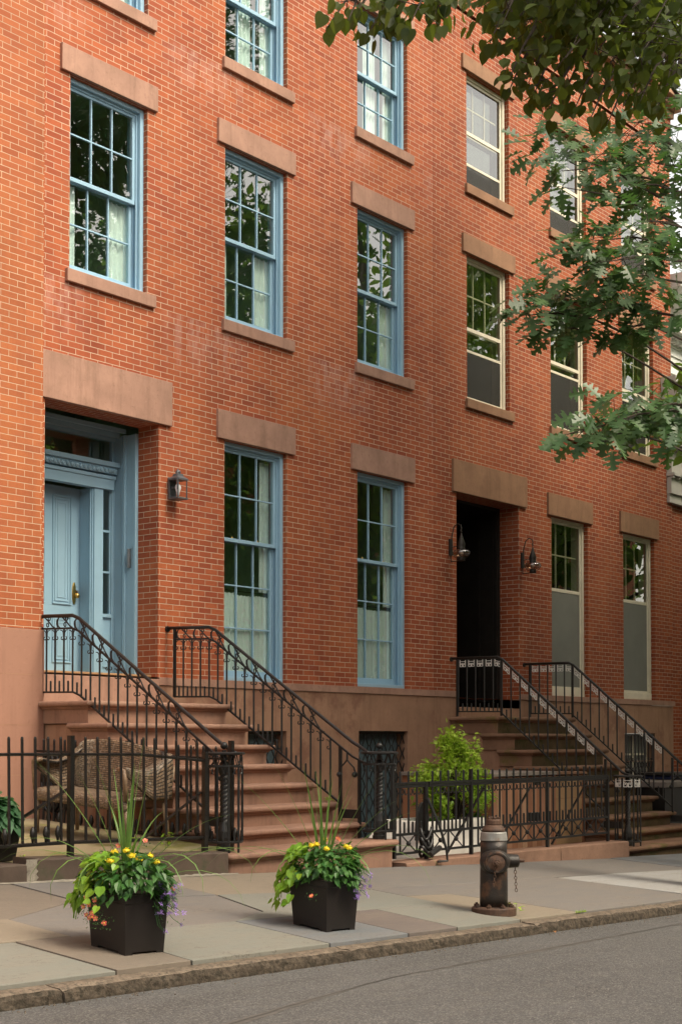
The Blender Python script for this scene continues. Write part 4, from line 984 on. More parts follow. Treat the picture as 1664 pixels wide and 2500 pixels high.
# ------------------------------------------------------------------ wall lanterns
L1 = thing('wall_lantern', 'grey square wall lantern with a clear bulb on the brick pier beside the blue door', 'wall lamp', (.21, 0, 4.3))
x, z = .175, 4.27; lt = M['lantern']
MB().box(x - .06, x + .06, -.022, -.001, z + .02, z + .26).build('back_plate', lt, L1, bevel=.003)
fr = MB(); cy = -.11; hw = .07
for sx in (-1, 1):
    for sy in (-1, 1): fr.bar((x + sx * hw, cy + sy * hw, z + .02), (x + sx * hw, cy + sy * hw, z + .22), .011)
fr.box(x - hw - .012, x + hw + .012, cy - hw - .012, cy + hw + .012, z, z + .018); fr.box(x - hw - .014, x + hw + .014, cy - hw - .014, cy + hw + .014, z + .22, z + .236)
fr.rings([[(x + sx * q, cy + sy * q, zz) for sx, sy in ((-1, -1), (1, -1), (1, 1), (-1, 1))] for q, zz in ((hw + .014, z + .237), (.045, z + .27), (.040, z + .295))])
fr.box(x - .02, x + .02, -.10, -.022, z + .13, z + .15); fr.build('frame', lt, L1)
MB().sphere((x, cy, z + .315), .032, 14, 8, .85).build('cap', lt, L1, smooth=True)
MB().tube([(x - hw - .016, cy - hw, z + .10), (x - hw - .016, cy - hw, z + .27), (x - .045, cy - hw * .5, z + .34), (x, cy, z + .355), (x + .045, cy + hw * .5, z + .34), (x + hw + .01, cy + hw, z + .27)], .004, 5).build('handle', lt, L1)
MB().lathe((x, cy, z + .05), [(.015, 0), (.018, .03), (.034, .07), (.036, .09), (.03, .115), (.012, .13)], 14).build('bulb', M['bulb'], L1, smooth=True)
def onion(label, x, z):
    L = thing('wall_lantern', label, 'wall lamp', (x, 0, z), 'onion globe lanterns beside the black doorway'); b = M['bronze']
    MB().box(x - .035, x + .035, -.03, -.001, z + .02, z + .26).build('back_plate', b, L, bevel=.004)
    cy = -.20
    a = MB(); a.tube([(x, -.03, z + .12), (x, -.035, z + .30), (x, -.07, z + .43), (x, -.13, z + .475), (x, -.19, z + .45), (x, -.205, z + .40), (x, -.185, z + .37)], .008, 6)
    a.tube([(x, -.02, z + .14), (x, cy, z + .155)], .006, 6); a.tube([(x, -.02, z - .08), (x, -.02, z + .1)], .006, 6); a.tube([(x, -.02, z - .07), (x, cy, z - .065)], .006, 6); a.build('arm', b, L)
    MB().tube([(x, cy, z + .325 + .02), (x + .018, cy, z + .36), (x, cy, z + .385), (x - .018, cy, z + .36), (x, cy, z + .34)], .006, 6).build('hook_ring', b, L)
    MB().lathe((x, cy, z + .085), [(.052, 0), (.056, .02), (.052, .03), (.054, .07), (.058, .09), (.03, .17), (.012, .23), (.008, .25)], 16).build('cap', b, L, smooth=True)
    MB().lathe((x, cy, z - .075), [(.045, 0), (.055, .005), (.05, .03), (.055, .055), (.05, .06)], 16).build('font', b, L, smooth=True)
    MB().lathe((x, cy, z + .035), [(.05, -.055), (.09, -.04), (.118, -.012), (.125, .01), (.112, .035), (.08, .052), (.05, .056)], 20).build('globe', M['globe'], L, smooth=True)
    MB().lathe((x, cy, z + .0), [(.012, 0), (.03, .03), (.028, .05), (.01, .065)], 12).build('bulb', M['bulb'], L, smooth=True)
    g = MB()
    for k in range(4):
        q = k * math.pi / 2 + .4; g.tube([(x + math.cos(q) * r_, cy + math.sin(q) * r_, z + zz) for r_, zz in ((.055, .09), (.10, .085), (.132, .045), (.10, -.01), (.055, -.04))], .004, 5)
    g.build('guard', b, L)
onion('dark bronze onion globe lantern on the left of the black doorway', 5.86, 4.17)
onion('dark bronze onion globe lantern on the right of the black doorway', 7.84, 4.17)

# ------------------------------------------------------------------ hydrant
HX, HY = -1.66, -5.55; HZ = gz(HX, HY)
H = thing('fire_hydrant', 'rusty black fire hydrant with a silver collar near the kerb', 'hydrant', (HX, HY, HZ))
MB().lathe((HX, HY, HZ + .145), [(.098, -.10), (.098, 0), (.096, .2), (.093, .36), (.093, .43)], 32).build('barrel', M['rust'], H, smooth=True)
fl = MB(); fl.lathe((HX, HY, HZ - .02), [(.150, 0), (.157, .012), (.157, .062), (.150, .07), (.102, .075)], 32)
fl.build('base_flange', M['rust_brown'], H)
for k in range(8):
    q = k * math.pi / 4 + .3; MB().lathe((HX + .126 * math.cos(q), HY + .126 * math.sin(q), HZ + .05), [(.018, 0), (.018, .02), (.009, .021), (.009, .03)], 6).build('bolt', M['rust_brown'], H)
MB().lathe((HX, HY, HZ + .575), [(.096, 0), (.097, .004), (.092, .06), (.088, .066), (.07, .068)], 32).build('silver_collar', M['silver'], H, smooth=False)
MB().lathe((HX, HY, HZ + .642), [(.078, 0), (.082, .012), (.08, .022), (.066, .045), (.055, .055)], 32)  .build('bonnet', M['rust_brown'], H, smooth=False)
nut = MB(); nut.lathe((HX, HY, HZ + .697), [(.052, 0), (.054, .006), (.053, .035), (.048, .045)], 16)
for k in range(5):
    q = 2 * math.pi * k / 5 + .2; nut.bar((HX + .012 * math.cos(q), HY + .012 * math.sin(q), HZ + .752), (HX + .044 * math.cos(q), HY + .044 * math.sin(q), HZ + .748), .018, .02)
nut.build('operating_nut', M['rust_brown'], H, bevel=.003)
def nozzle(ang, r_, L_, z, nm):
    dx, dy = math.cos(ang), math.sin(ang)
    def P(a, rr, q): return (HX + dx * a - dy * rr * math.cos(q), HY + dy * a + dx * rr * math.cos(q), HZ + z + rr * math.sin(q))
    def turn(mb, prof, n=28):
        return mb.rings([[P(a, rr, 2 * math.pi * k / n) for k in range(n)] for a, rr in prof])
    b = turn(MB(), [(.05, r_ * 1.12), (.075, r_ * 1.10), (.098, r_ * 1.0), (.105, r_ * .93), (.112, r_ * .93)]).build(nm, M['rust'], H, smooth=False)
    turn(MB(), [(.112, r_ * .90), (.113, r_ * .94), (.113 + L_, r_ * .90), (.120 + L_, r_ * .84), (.120 + L_, r_ * .72), (.116 + L_, r_ * .68)]).build('cap', M['rust'], b, smooth=False)
    turn(MB(), [(.116 + L_, r_ * .66), (.122 + L_, .030), (.128 + L_, .028)]).build('cap_boss', M['rust_brown'], b)
    mb = MB(); mb.rings([[P(a, rr, 2 * math.pi * k / 5 + .3) for k in range(5)] for a, rr in ((.126 + L_, .018), (.165 + L_, .016))]); mb.build('cap_nut', M['rust_brown'], b, bevel=.003)
    return b, P
big, PB = nozzle(R(-140), .094, .03, .41, 'pumper_nozzle')
# worn cast marks round the rim of the pumper cap
side, PS = nozzle(R(-42), .058, .055, .41, 'hose_nozzle')
M['letter'] = mat('worn_letter_paint', (.16, .15, .115), .6, var=.3, vs=30)
lm = MB()
for i, (d0, w) in enumerate([(150, 1), (166, 0), (180, 1), (196, 1), (210, 0), (222, 1), (236, 1), (100, 1), (28, 1), (42, 0), (14, 1), (0, 1), (-14, 0)]):
    q = R(180 - d0) + math.pi; a = .1435
    lm.bar(PB(a, .056, q), PB(a, .073, q), .004)
    if w: lm.bar(PB(a, .071, q), PB(a, .071, q + .13), .004)
o = lm.build('raised_letters', M['letter'], big)
def chain(p, n, ln, parent, sway):
    mb = MB(); p = Vector(p)
    for i in range(n):
        a = (i % 2) * math.pi / 2 + .4; d = Vector((math.cos(a), math.sin(a), 0)); c = p + Vector((sway * i * .002, 0, -ln * (i + .5)))
        mb.tube([c + d * (.009 * math.cos(q)) + Vector((0, 0, ln * .62 * math.sin(q))) for q in [2 * math.pi * k / 10 for k in range(11)]], .0024, 5)
    mb.build('chain', M['rust_brown'], parent)
chain(PS(.155, .052, -math.pi / 2), 8, .024, H, 1); chain(PB(.15, .035, -math.pi / 2 - .2), 7, .021, H, -2)

for o_ in [q for q in bpy.data.objects if q == H]: o_.scale = (1.16, 1.16, 1.03)
# ------------------------------------------------------------------ wicker settee
W = thing('garden_settee', 'brown grey wicker settee with curled arms behind the left iron fence', 'settee', (-2.6, -1.9, .6)); wk = M['wicker']
uf, ub, va, vb = -2.86, -2.36, -1.28, -2.50
def zf(v): return .645 + (.565 - .645) * (v - va) / (vb - va)
def grid(fn, nu, nv, su, sv, name, parent, th=.03):
    vs = []; fs = []; uvs = []
    for j in range(nv + 1):
        for i in range(nu + 1): vs.append(fn(i / nu, j / nv))
    for j in range(nv):
        for i in range(nu):
            fs.append((j * (nu + 1) + i, j * (nu + 1) + i + 1, (j + 1) * (nu + 1) + i + 1, (j + 1) * (nu + 1) + i))
            uvs.append([(su * i / nu, sv * j / nv), (su * (i + 1) / nu, sv * j / nv), (su * (i + 1) / nu, sv * (j + 1) / nv), (su * i / nu, sv * (j + 1) / nv)])
    mb = MB().add(vs, fs, uvs); o = mb.build(name, wk, parent, smooth=True)
    md = o.modifiers.new('solid', 'SOLIDIFY'); md.thickness = th; md.offset = 0
    return o
sz = lambda v: zf(v) + .40
def seat(s, t):
    v = va + (vb - va) * s; u = uf + (ub - uf) * max(0, (t - .25) / .75); z = sz(v) + .015 * math.sin(math.pi * max(0, (t - .25) / .75)) - (.09 * (1 - t / .25) if t < .25 else 0)
    return (u - (0 if t > .25 else .01 * math.sin(math.pi * t / .25)), v, z)
grid(seat, 24, 14, 1.25, .62, 'seat', W)
def backp(s, t):
    v = va + .02 + (vb - va - .04) * s; c = 2 * abs(s - .5); wrap = max(0, c - .72) / .28
    top = .43 + .06 * math.sin(math.pi * min(1, max(0, (s + .15) / 1.0))) - .30 * max(0, (c - .86) / .14) ** 1.5 * (1 if s < .5 else .35)
    z = sz(v) + top * t
    return (ub + .09 * t - wrap * .16 * t - .0 * c, v, z)
grid(backp, 36, 14, 1.3, .5, 'backrest', W)
for sg, ve in ((0, va), (1, vb)):
    dirv = 1 if sg == 0 else -1
    def arm(s, t, ve=ve, dirv=dirv):    # from the back to the front, an outer side panel with a broad rolled top
        u = ub + .05 + (uf - ub - .06) * s
        zt = sz(ve) + .40 - .15 * math.sin(math.pi * .5 * min(1, s * 1.5)) + .03 * max(0, s - .7) / .3
        if t < .5: return (u, ve + dirv * .005 + .03 * dirv * t, sz(ve) + (zt - sz(ve) - .02) * (t / .5) * (1 if s < .45 else 1) - (0 if s < .5 else 0))
        k = (t - .5) / .5; return (u, ve + dirv * (.02 - .10 * k), zt + .012 * math.sin(math.pi * k))
    def arm2(s, t, arm=arm, ve=ve):
        p = arm(s, t)
        if t < .5:
            lo = sz(ve) + max(0, (s - .45)) * .40; top = arm(s, .5)[2]; lo = min(lo, top - .05); p = (p[0], p[1], lo + (top - lo) * (t / .5))
        return p
    grid(arm2, 16, 10, .55, .4, 'arm', W, .026)
    e = arm(1, .9); MB().tube([(e[0] - .0, ve - dirv * .09, e[2] - .005), (e[0] - .02, ve, e[2] - .02), (e[0] - .01, ve + dirv * .005, e[2] - .10), (uf - .005, ve, sz(ve))], .02, 8).build('arm_post', M['wicker_wrap'], W, smooth=True)
    for u in (uf + .01, ub - .01):
        MB().tube([(u, ve - dirv * .03, sz(ve) - .02), (u + (.015 if u < -2.6 else .03), ve + dirv * .01, zf(ve))], [.024, .018], 8).build('leg', M['wicker_wrap'], W, smooth=True)
for ve in (va, vb): MB().tube([(ub + .09, ve, sz(ve) + .30), (ub + .02, ve, sz(ve))], .018, 8).build('back_post', M['wicker_wrap'], W, smooth=True)
# hose coil
hc = MB()
for k in range(4):
    hc.tube([(-1.96 + .02 * k, -.40 - .05 * k + .10 * math.cos(q), 1.08 + .30 * math.sin(q)) for q in [2 * math.pi * i / 20 for i in range(21)]], .018, 7)
hc.tube([(-1.95, -.45, .8), (-1.97, -.6, .66), (-2.1, -.8, .62), (-2.3, -.9, .63)], .018, 7)
o = hc.build('garden_hose', M['hose'], smooth=True); tag(o, 'black garden hose coiled on the dividing fence by the house base', 'hose')
# standpipe rod with a grey knob at the painted base
sp = MB().tube([(-3.30, -.26, .62), (-3.30, -.26, 1.42)], .02, 8); sp.lathe((-3.30, -.26, 1.42), [(.02, 0), (.04, .01), (.045, .03), (.03, .05), (.01, .055)], 10)
tag(sp.build('standpipe', M['foundation_red'], smooth=False), 'thin reddish pipe with a round cap standing against the painted base', 'pipe')

# trash enclosure and things in the right yard
TE = thing('trash_enclosure', 'stained cedar plank enclosure with a grey slab top behind the right fence', 'enclosure', (4.5, -1.9, .15))
v0 = -2.25; x = 3.46; k = 0
tones = [(.30, .15, .085), (.36, .21, .125), (.24, .105, .055), (.33, .17, .095), (.27, .12, .06)]
while x < 4.9:
    w = .118; MB().box(x, x + w - .004, v0, v0 + .02, .12, 1.04).build('plank', mat('cedar_plank_%s' % 'abcde'[k % 5], tones[k % 5], .6, var=.15, vs=2, bs=40, bst=.2), TE); x += w; k += 1
MB().box(4.92, 4.99, v0 - .006, v0 + .05, .12, 1.05).build('corner_post', M['wood_plank'], TE)
for i in range(6): MB().box(4.99, 5.70, v0 + .012, v0 + .03, .14 + i * .15, .14 + i * .15 + .146).build('board', M['wood_pale'], TE)
MB().box(5.70, 5.76, v0 - .006, v0 + .05, .12, 1.05).build('corner_post', M['wood_plank'], TE)
MB().box(3.40, 4.97, v0 - .04, -.9, 1.055, 1.10).build('top_slab', M['slate'], TE, bevel=.005); MB().box(4.97, 5.78, v0 - .03, -.9, 1.052, 1.085).build('top_slab', M['step_moss'], TE, bevel=.005)
MB().box(3.46, 3.48, v0 + .02, -.9, .12, 1.05).build('side_panel', M['wood_plank'], TE); MB().box(5.7, 5.76, v0 + .05, -.9, .12, 1.05).build('side_panel', M['wood_plank'], TE)
sh = MB(); sh.prism([(1.36 + .26 * (.5 - .5 * math.cos(math.pi * i / 16)), .40 + .42 * math.sin(math.pi * i / 16) ** .8) for i in range(17)], 'y', -2.62, -2.59)
tag(sh.build('metal_cover', M['iron'], bevel=.004), 'round topped black metal panel leaning behind the gate', 'panel')
pt = thing('plant_tub', 'white pebbled concrete tub under the bright green shrub', 'planter', (2.3, -2.35, .2)); cx, cy = 2.42, -2.3
MB().rings([[(cx - .28 + a * (.66 if False else 1) + dx * w, cy + dy * w * .6, z) for dx, dy in ((-1, -1), (1, -1), (1, 1), (-1, 1)) for a in (0,)] for w, z in ((.80, .10), (.76, .30), (.56, .60), (.52, .60), (.51, .54))]).build('tub', M['concrete_white'], pt, bevel=.012)
MB().box(cx - .76, cx + .2, cy - .28, cy + .28, .53, .545).build('soil', M['soil'], pt)
ub_ = thing('plastic_tray', 'shallow blue plastic tray under a dark board at the far right yard', 'tray', (9.9, -1.5, .885))
MB().box(9.5, 10.4, -1.7, -1.2, .885, .95).build('tray_body', M['blue_plastic'], ub_, bevel=.02); MB().box(9.42, 10.5, -1.8, -1.1, .955, .99).build('lid_board', M['iron_brown'], ub_)
AW = thing('areaway_wall', 'dark low areaway wall with a grey top to the right of the mossy steps', 'low wall', (9.3, -1.8, -.2))
MB().box(8.25, 10.6, -2.2, -1.1, -.25, .80).build('wall', M['black_wood'], AW); MB().box(8.22, 10.62, -2.24, -1.08, .802, .882).build('top_slab', M['slate'], AW, bevel=.006)
# ------------------------------------------------------------------ foliage
def half(outline):       # outline: (t, w) from base to tip on one side
    return outline
T_HEART = [(0, .0), (-.06, .17), (-.01, .34), (.14, .45), (.34, .47), (.56, .39), (.74, .25), (.87, .11), (1.0, 0)]
T_OVAL = [(0, 0), (.08, .12), (.25, .25), (.45, .28), (.68, .2), (.86, .09), (1, 0)]
T_OAK = [(0, .012), (.10, .03), (.17, .20), (.24, .16), (.27, .07), (.33, .09), (.37, .33), (.46, .42), (.45, .30), (.53, .30), (.50, .09), (.58, .10), (.66, .36), (.75, .38), (.71, .25), (.79, .22), (.74, .09), (.83, .10), (.91, .22), (.94, .15), (1.0, .0)]
T_LANCE = [(0, 0), (.15, .07), (.45, .11), (.75, .07), (1, 0)]
T_PALM = [(0, .01), (-.02, .22), (.10, .12), (.12, .38), (.24, .20), (.38, .48), (.38, .17), (.62, .34), (.50, .09), (.75, .05), (1.0, 0)]
T_PETAL = [(0, .02), (.3, .18), (.7, .28), (.95, .2), (1.05, 0)]
T_SQUARE = [(0, .0), (.25, .3), (.6, .3), (1, 0)]
class Leaves:
    def __init__(s, outline, fold=.25, curl=.15):
        s.o = outline; s.V = []; s.n = 0; s.t = []; s.fold = fold; s.curl = curl
    def add(s, base, axis, normal, size, tone, width=1.0):
        base = np.asarray(base, float); a = np.asarray(axis, float); a = a / (np.linalg.norm(a) + 1e-9)
        n = np.asarray(normal, float); n = n - a * a.dot(n); n = n / (np.linalg.norm(n) + 1e-9); b = np.cross(n, a)
        k = len(s.o); P = []; cu = s.curl * nr.uniform(-.2, 2.4); fo = s.fold * nr.uniform(-.3, 2.2)
        for sg in (1, -1):
            for t, w in s.o:
                w = w * width
                P.append(base + size * (a * t + b * (sg * w) + n * (fo * w - cu * t * t)))
            # points along the midrib back to the base (skip the tip and base themselves)
            for t in (.66, .33): P.append(base + size * (a * t - n * (cu * t * t)))
        s.V.append(P); s.t.append(tone); s.n += 1
    def build(s, name, m, parent=None):
        k = len(s.o) + 2; N_ = s.n
        V = np.array(s.V, np.float32).reshape(-1, 3)
        me = bpy.data.meshes.new(name); me.vertices.add(len(V)); me.vertices.foreach_set('co', V.ravel())
        L = np.arange(len(V), dtype=np.int32).reshape(N_, 2, k); L[:, 1, :] = L[:, 1, ::-1]
        me.loops.add(len(V)); me.loops.foreach_set('vertex_index', L.ravel())
        me.polygons.add(2 * N_); me.polygons.foreach_set('loop_start', np.arange(0, len(V), k, dtype=np.int32))
        me.update(calc_edges=True)
        at_ = me.attributes.new('tone', 'FLOAT', 'POINT'); at_.data.foreach_set('value', np.repeat(np.array(s.t, np.float32), 2 * k))
        me.materials.append(m); me.validate()
        o = bpy.data.objects.new(name, me); col.objects.link(o)
        if parent: attach(o, parent)
        return o
def blade(mb, p, d, ln, droop, w=.012, n=9, tw=0.0):
    p = Vector(p); d = Vector(d).normalized(); side = d.cross(Vector((0, 0, 1)))
    if side.length < .05: side = Vector((1, 0, 0))
    side.normalize(); hz = Vector((d.x, d.y, 0)); vs = []; fs = []
    el = math.asin(max(-1, min(1, d.z))); q = p.copy(); hd = hz.normalized() if hz.length > .01 else Vector((1, 0, 0))
    for i in range(n + 1):
        s = i / n; ww = w * (1 - s ** 2.2) * (.75 + .5 * math.sin(math.pi * min(1, s * 1.3)) * .5) + .0006
        up = side.cross(hd * math.cos(el) + Vector((0, 0, math.sin(el))))
        vs += [q - side * ww + up * ww * .35, q.copy(), q + side * ww + up * ww * .35]
        e2 = el - droop * (s ** 1.2) / n * 2.2; el = e2
        q = q + (hd * math.cos(el) + Vector((0, 0, math.sin(el)))) * (ln / n)
    for i in range(n):
        for k in (0, 1): fs.append((i * 3 + k, i * 3 + k + 1, i * 3 + k + 4, i * 3 + k + 3))
    mb.add(vs, fs)
def tone(mb_obj, v):
    a = mb_obj.data.attributes.new('tone', 'FLOAT', 'POINT')
    a.data.foreach_set('value', (nr.rand(len(mb_obj.data.vertices)) * .3 + v).astype(np.float32))
# camera facing frame of the street for arranging plants: s runs along the kerb, t towards the road
def planter(label, x, y, rot, hgt, wb, wt, seed, blades, yel, cor, pur):
    rs = np.random.RandomState(seed); z = gz(x, y)
    root = thing('flower_planter', label, 'planter', (x, y, z), 'square dark planters of mixed flowers on the pavement')
    ca, sa = math.cos(rot), math.sin(rot)
    # the ground falls to the road, so the pot leans with it
    def W(a, b, c): return Vector((x + a * ca - b * sa, y + a * sa + b * ca, z + c + (gz(x + a * ca - b * sa, y + a * sa + b * ca) - z) * (1 if c < .02 else .9)))
    pot = MB()
    def sq(h, zz): return [W(sx * h, sy * h, zz) for sx, sy in ((-1, -1), (1, -1), (1, 1), (-1, 1))]
    pot.rings([sq(wb, .016), sq(wt * .985, hgt - .055), sq(wt * 1.0, hgt - .053), sq(wt * 1.0, hgt - .047), sq(wt * 1.045, hgt - .043), sq(wt * 1.05, hgt - .004), sq(wt * 1.04, hgt), sq(wt * .95, hgt), sq(wt * .94, hgt - .03)])
    for sx, sy in ((-1, -1), (1, -1), (1, 1), (-1, 1)):
        h = wb * .999; q = wb * .62
        pot.hexa([W(sx * q, sy * q, .001), W(sx * h, sy * q, .001), W(sx * h, sy * h, .001), W(sx * q, sy * h, .001), W(sx * q, sy * q, .03), W(sx * h, sy * q, .03), W(sx * h, sy * h, .03), W(sx * q, sy * h, .03)])
    pot.build('pot', M['planter'], root, bevel=.004)
    MB().add([W(sx * wt * .94, sy * wt * .94, hgt - .02) for sx, sy in ((-1, -1), (1, -1), (1, 1), (-1, 1))], [(0, 1, 2, 3)]).build('soil', M['soil'], root)
    top = W(0, 0, hgt)
    # local picture axes: e = to the right as seen from the road's left, f = towards the viewer
    e = Vector((_rt.x, _rt.y, 0)); f = Vector((-_fw.x, -_fw.y, 0))
    g = MB()
    for az, el, ln, dr, w in blades + [(rs.uniform(0, 6.28), rs.uniform(1.3, 1.55), rs.uniform(.35, .55), .15, .009) for _ in range(7)]:
        d = (e * math.cos(az) + f * math.sin(az)) * math.cos(el) + Vector((0, 0, math.sin(el)))
        ln *= 1.62; w *= 1.35
        blade(g, top + Vector((rs.uniform(-.02, .02), rs.uniform(-.02, .02), -.01)), d, ln, dr, w)
    o = g.build('spike_grass', M['blade'], root, smooth=True); tone(o, .3)
    # deep green lantana mound
    lv = Leaves(T_OVAL, .22, .25); R_ = .262
    for i in range(560):
        q = rs.uniform(0, 2 * math.pi); hh = rs.uniform(-.35, 1) ; rr = math.sqrt(max(0, 1 - (hh * .8) ** 2)) * rs.uniform(.72, 1.12)
        out = e * math.cos(q) + f * math.sin(q)
        p = top + out * (R_ * rr) + Vector((0, 0, .04 + .15 * hh + .04 * math.sin(3 * q + seed)))
        if math.cos(q) < -.62 and rs.rand() < .7: continue
        ax = out * 1.0 + Vector((0, 0, -.35 - .5 * rs.rand() if hh < .4 else .1 - .5 * rs.rand())) + Vector(rs.normal(0, .35, 3))
        lv.add(p - ax.normalized() * .02, ax, Vector((0, 0, 1)) + out * .7 + Vector(rs.normal(0, .3, 3)), rs.uniform(.045, .078), rs.rand())
    for i in range(130):
        q = rs.uniform(0, 2 * math.pi); rr = math.sqrt(rs.rand()) * R_ * .8
        p = top + e * rr * math.cos(q) + f * rr * math.sin(q) + Vector((0, 0, .13 + rs.rand() * .10)); ax = Vector(rs.normal(0, 1, 3)); ax.z = abs(ax.z) * .3
        lv.add(p, ax, (0, 0, 1), rs.uniform(.04, .06), rs.rand())
    lv.build('lantana_leaves', M['green'], root)
    # lime sweet potato vine spilling over the left side
    lm = Leaves(T_HEART, .18, .2)
    for i in range(240):
        q = rs.normal(math.pi + .15, .5); s = rs.rand(); out = e * math.cos(q) + f * math.sin(q)
        r_ = R_ * (.55 + .75 * s); zz = .17 * (1 - s) ** .7 + (.05 if s < .5 else -.02 - .19 * max(0, s - .55) / .45 * rs.rand())
        p = top + out * r_ + Vector((0, 0, zz)) + Vector(rs.normal(0, .015, 3))
        ax = out + Vector((0, 0, -.5 - s * rs.rand())) + Vector(rs.normal(0, .4, 3))
        lm.add(p, ax, Vector((0, 0, 1)) + out * .6 + f * .4 + Vector(rs.normal(0, .25, 3)), rs.uniform(.042, .072), rs.rand())
    lm.build('lime_vine_leaves', M['lime'], root)
    vm = MB()
    for i in range(7):
        q = math.pi + rs.normal(0, .4); out = e * math.cos(q) + f * math.sin(q)
        vm.tube([top + out * R_ * .4, top + out * R_ * .9 + Vector((0, 0, .05)), top + out * R_ * 1.2 + Vector((0, 0, -.04)), top + out * R_ * 1.25 + Vector((0, 0, -.16))], .003, 5)
    vm.build('vine_stems', M['maple'], root)
    # yellow lantana heads
    for (a, b, h) in yel:
        a *= 1.15; b *= 1.25; r_ = math.hypot(a, b) / R_; h = .04 + .20 * math.sqrt(max(0, 1 - (r_ * .92) ** 2)) + .02; c = top + e * a + f * b + Vector((0, 0, h)); fl = Leaves(T_PETAL, .1, .3)
        for i in range(46):
            q = rs.uniform(0, 2 * math.pi); el = math.asin(rs.uniform(-.15, 1)); d = Vector((math.cos(q) * math.cos(el), math.sin(q) * math.cos(el), math.sin(el)))
            ax = d.orthogonal() + Vector(rs.normal(0, .5, 3))
            fl.add(c + Vector((d.x * .024, d.y * .024, d.z * .017)), ax, d, .011, rs.rand())
        o = fl.build('yellow_flower_head', M['yellow'], root)
        MB().sphere(c, .019, 8, 6, .7).build('flower_core', M['yellow'], o); MB().tube([c, c + Vector((0, 0, -.07))], .0022, 5).build('flower_stem', M['green'], o)
    # coral million bells: five petals and a yellow eye
    tl = Leaves(T_LANCE, .1, .1)
    for (a, b, h) in cor:
        k_ = (max(1, .285 / math.hypot(a, b)) if h < .05 else 1.2); a *= k_; b *= k_; h = h * 1.2 if h < .05 else h + .13; c = top + e * a + f * b + Vector((0, 0, h)); nrm = (f * 1.0 + e * (a * 2) + Vector((0, 0, .55)) + Vector(rs.normal(0, .25, 3))).normalized()
        fl = Leaves(T_PETAL, .1, -.2); u = nrm.orthogonal().normalized(); v = nrm.cross(u)
        for k in range(5):
            q = 2 * math.pi * k / 5; fl.add(c, u * math.cos(q) + v * math.sin(q), nrm, .0165, rs.rand(), 1.5)
        o = fl.build('coral_flower', M['coral'], root); MB().sphere(c + nrm * .002, .005, 6, 4).build('flower_eye', M['coral_eye'], o)
        for k in range(26):
            p = c - nrm * .02 + Vector(rs.normal(0, .022, 3)); tl.add(p, Vector(rs.normal(0, 1, 3)), f, .016, rs.rand())
    tl.build('million_bell_leaves', M['green'], root)
    # purple fan flowers spilling at the right
    tl = Leaves(T_LANCE, .1, .1); st = MB()
    for (a, b, h) in pur:
        a *= 1.08; b *= 1.2; h *= 1.2; c = top + e * a + f * b + Vector((0, 0, h)); nrm = (e * .7 + f * .6 + Vector((0, 0, .4)) + Vector(rs.normal(0, .4, 3))).normalized()
        fl = Leaves(T_LANCE, .1, .2); u = nrm.orthogonal().normalized(); v = nrm.cross(u)
        for k in range(8):
            q = 2 * math.pi * k / 8; fl.add(c + Vector(rs.normal(0, .003, 3)), u * math.cos(q) + v * math.sin(q) + nrm * .3, nrm, rs.uniform(.015, .021), rs.rand(), 1.7)
        fl.build('purple_flower', M['purple'], root)
        st.tube([top + e * (wt * .8) + Vector((0, 0, -.01)), top + e * (a * .85) + f * b + Vector((0, 0, h + .035)), c], .0018, 4)
        for k in range(16):
            s = rs.rand(); p = (top + e * (wt * .8)).lerp(c, s) + Vector((0, 0, .035 * math.sin(math.pi * s))) + Vector(rs.normal(0, .013, 3)); tl.add(p, Vector(rs.normal(0, 1, 3)), Vector((0, 0, 1)), .022, rs.rand())
    tl.build('fan_flower_leaves', M['green'], root); st.build('trailing_stems', M['green'], root)
    return root
D_ = math.radians
bl1 = [(0, 1.5, .60, .12, .009), (1.2, 1.42, .50, .2, .009), (3.0, 1.25, .50, .25, .009), (3.2, 1.05, .62, .35, .008), (.2, 1.1, .33, .9, .011), (.1, .85, .52, .75, .008), (-.1, .6, .62, 1.5, .009), (.25, .7, .60, 1.9, .009),
       (3.3, .75, .58, 1.6, .008), (3.0, .62, .55, 1.3, .008), (2.6, .8, .52, 2.6, .010), (2.3, .75, .52, 2.7, .010), (2.0, .8, .44, 2.9, .010), (.7, .75, .55, 2.5, .010), (.9, .7, .5, 2.3, .008), (.3, .45, .55, 1.9, .008), (4.2, 1.2, .4, .6, .008), (5.2, 1.1, .4, .8, .008), (1.2, 1.15, .34, 1.3, .01), (2.9, 1.45, .42, .3, .008)]
yel1 = [(-.055, .09, .115), (.005, .08, .10), (.04, .13, .055), (.085, .14, .025), (-.065, .16, .012), (.13, .08, .10), (.165, .10, .04)]
cor1 = [(-.16, .13, -.02), (-.15, .15, -.055), (-.11, .16, -.03), (-.115, .17, -.06), (-.14, .17, -.095), (-.15, .185, -.115), (-.165, .17, -.12), (-.125, .19, -.12), (-.18, .15, -.108), (-.075, .20, -.14), (-.05, .0, .14), (.085, -.02, .17), (.27, .05, .01), (-.20, .12, -.07)]
rs0 = np.random.RandomState(3)
pur1 = [(.16 + .17 * rs0.rand(), .02 + .12 * rs0.rand(), .05 - .17 * rs0.rand()) for i in range(32)] + [(.235, .10, -.20), (.22, .11, -.195), (.31, .05, -.17)]
planter('larger looking square dark planter with many coral flowers, nearest the left edge of the picture', -5.60, -5.43, -.03, .36, .156, .176, 5, bl1, yel1, cor1, pur1)
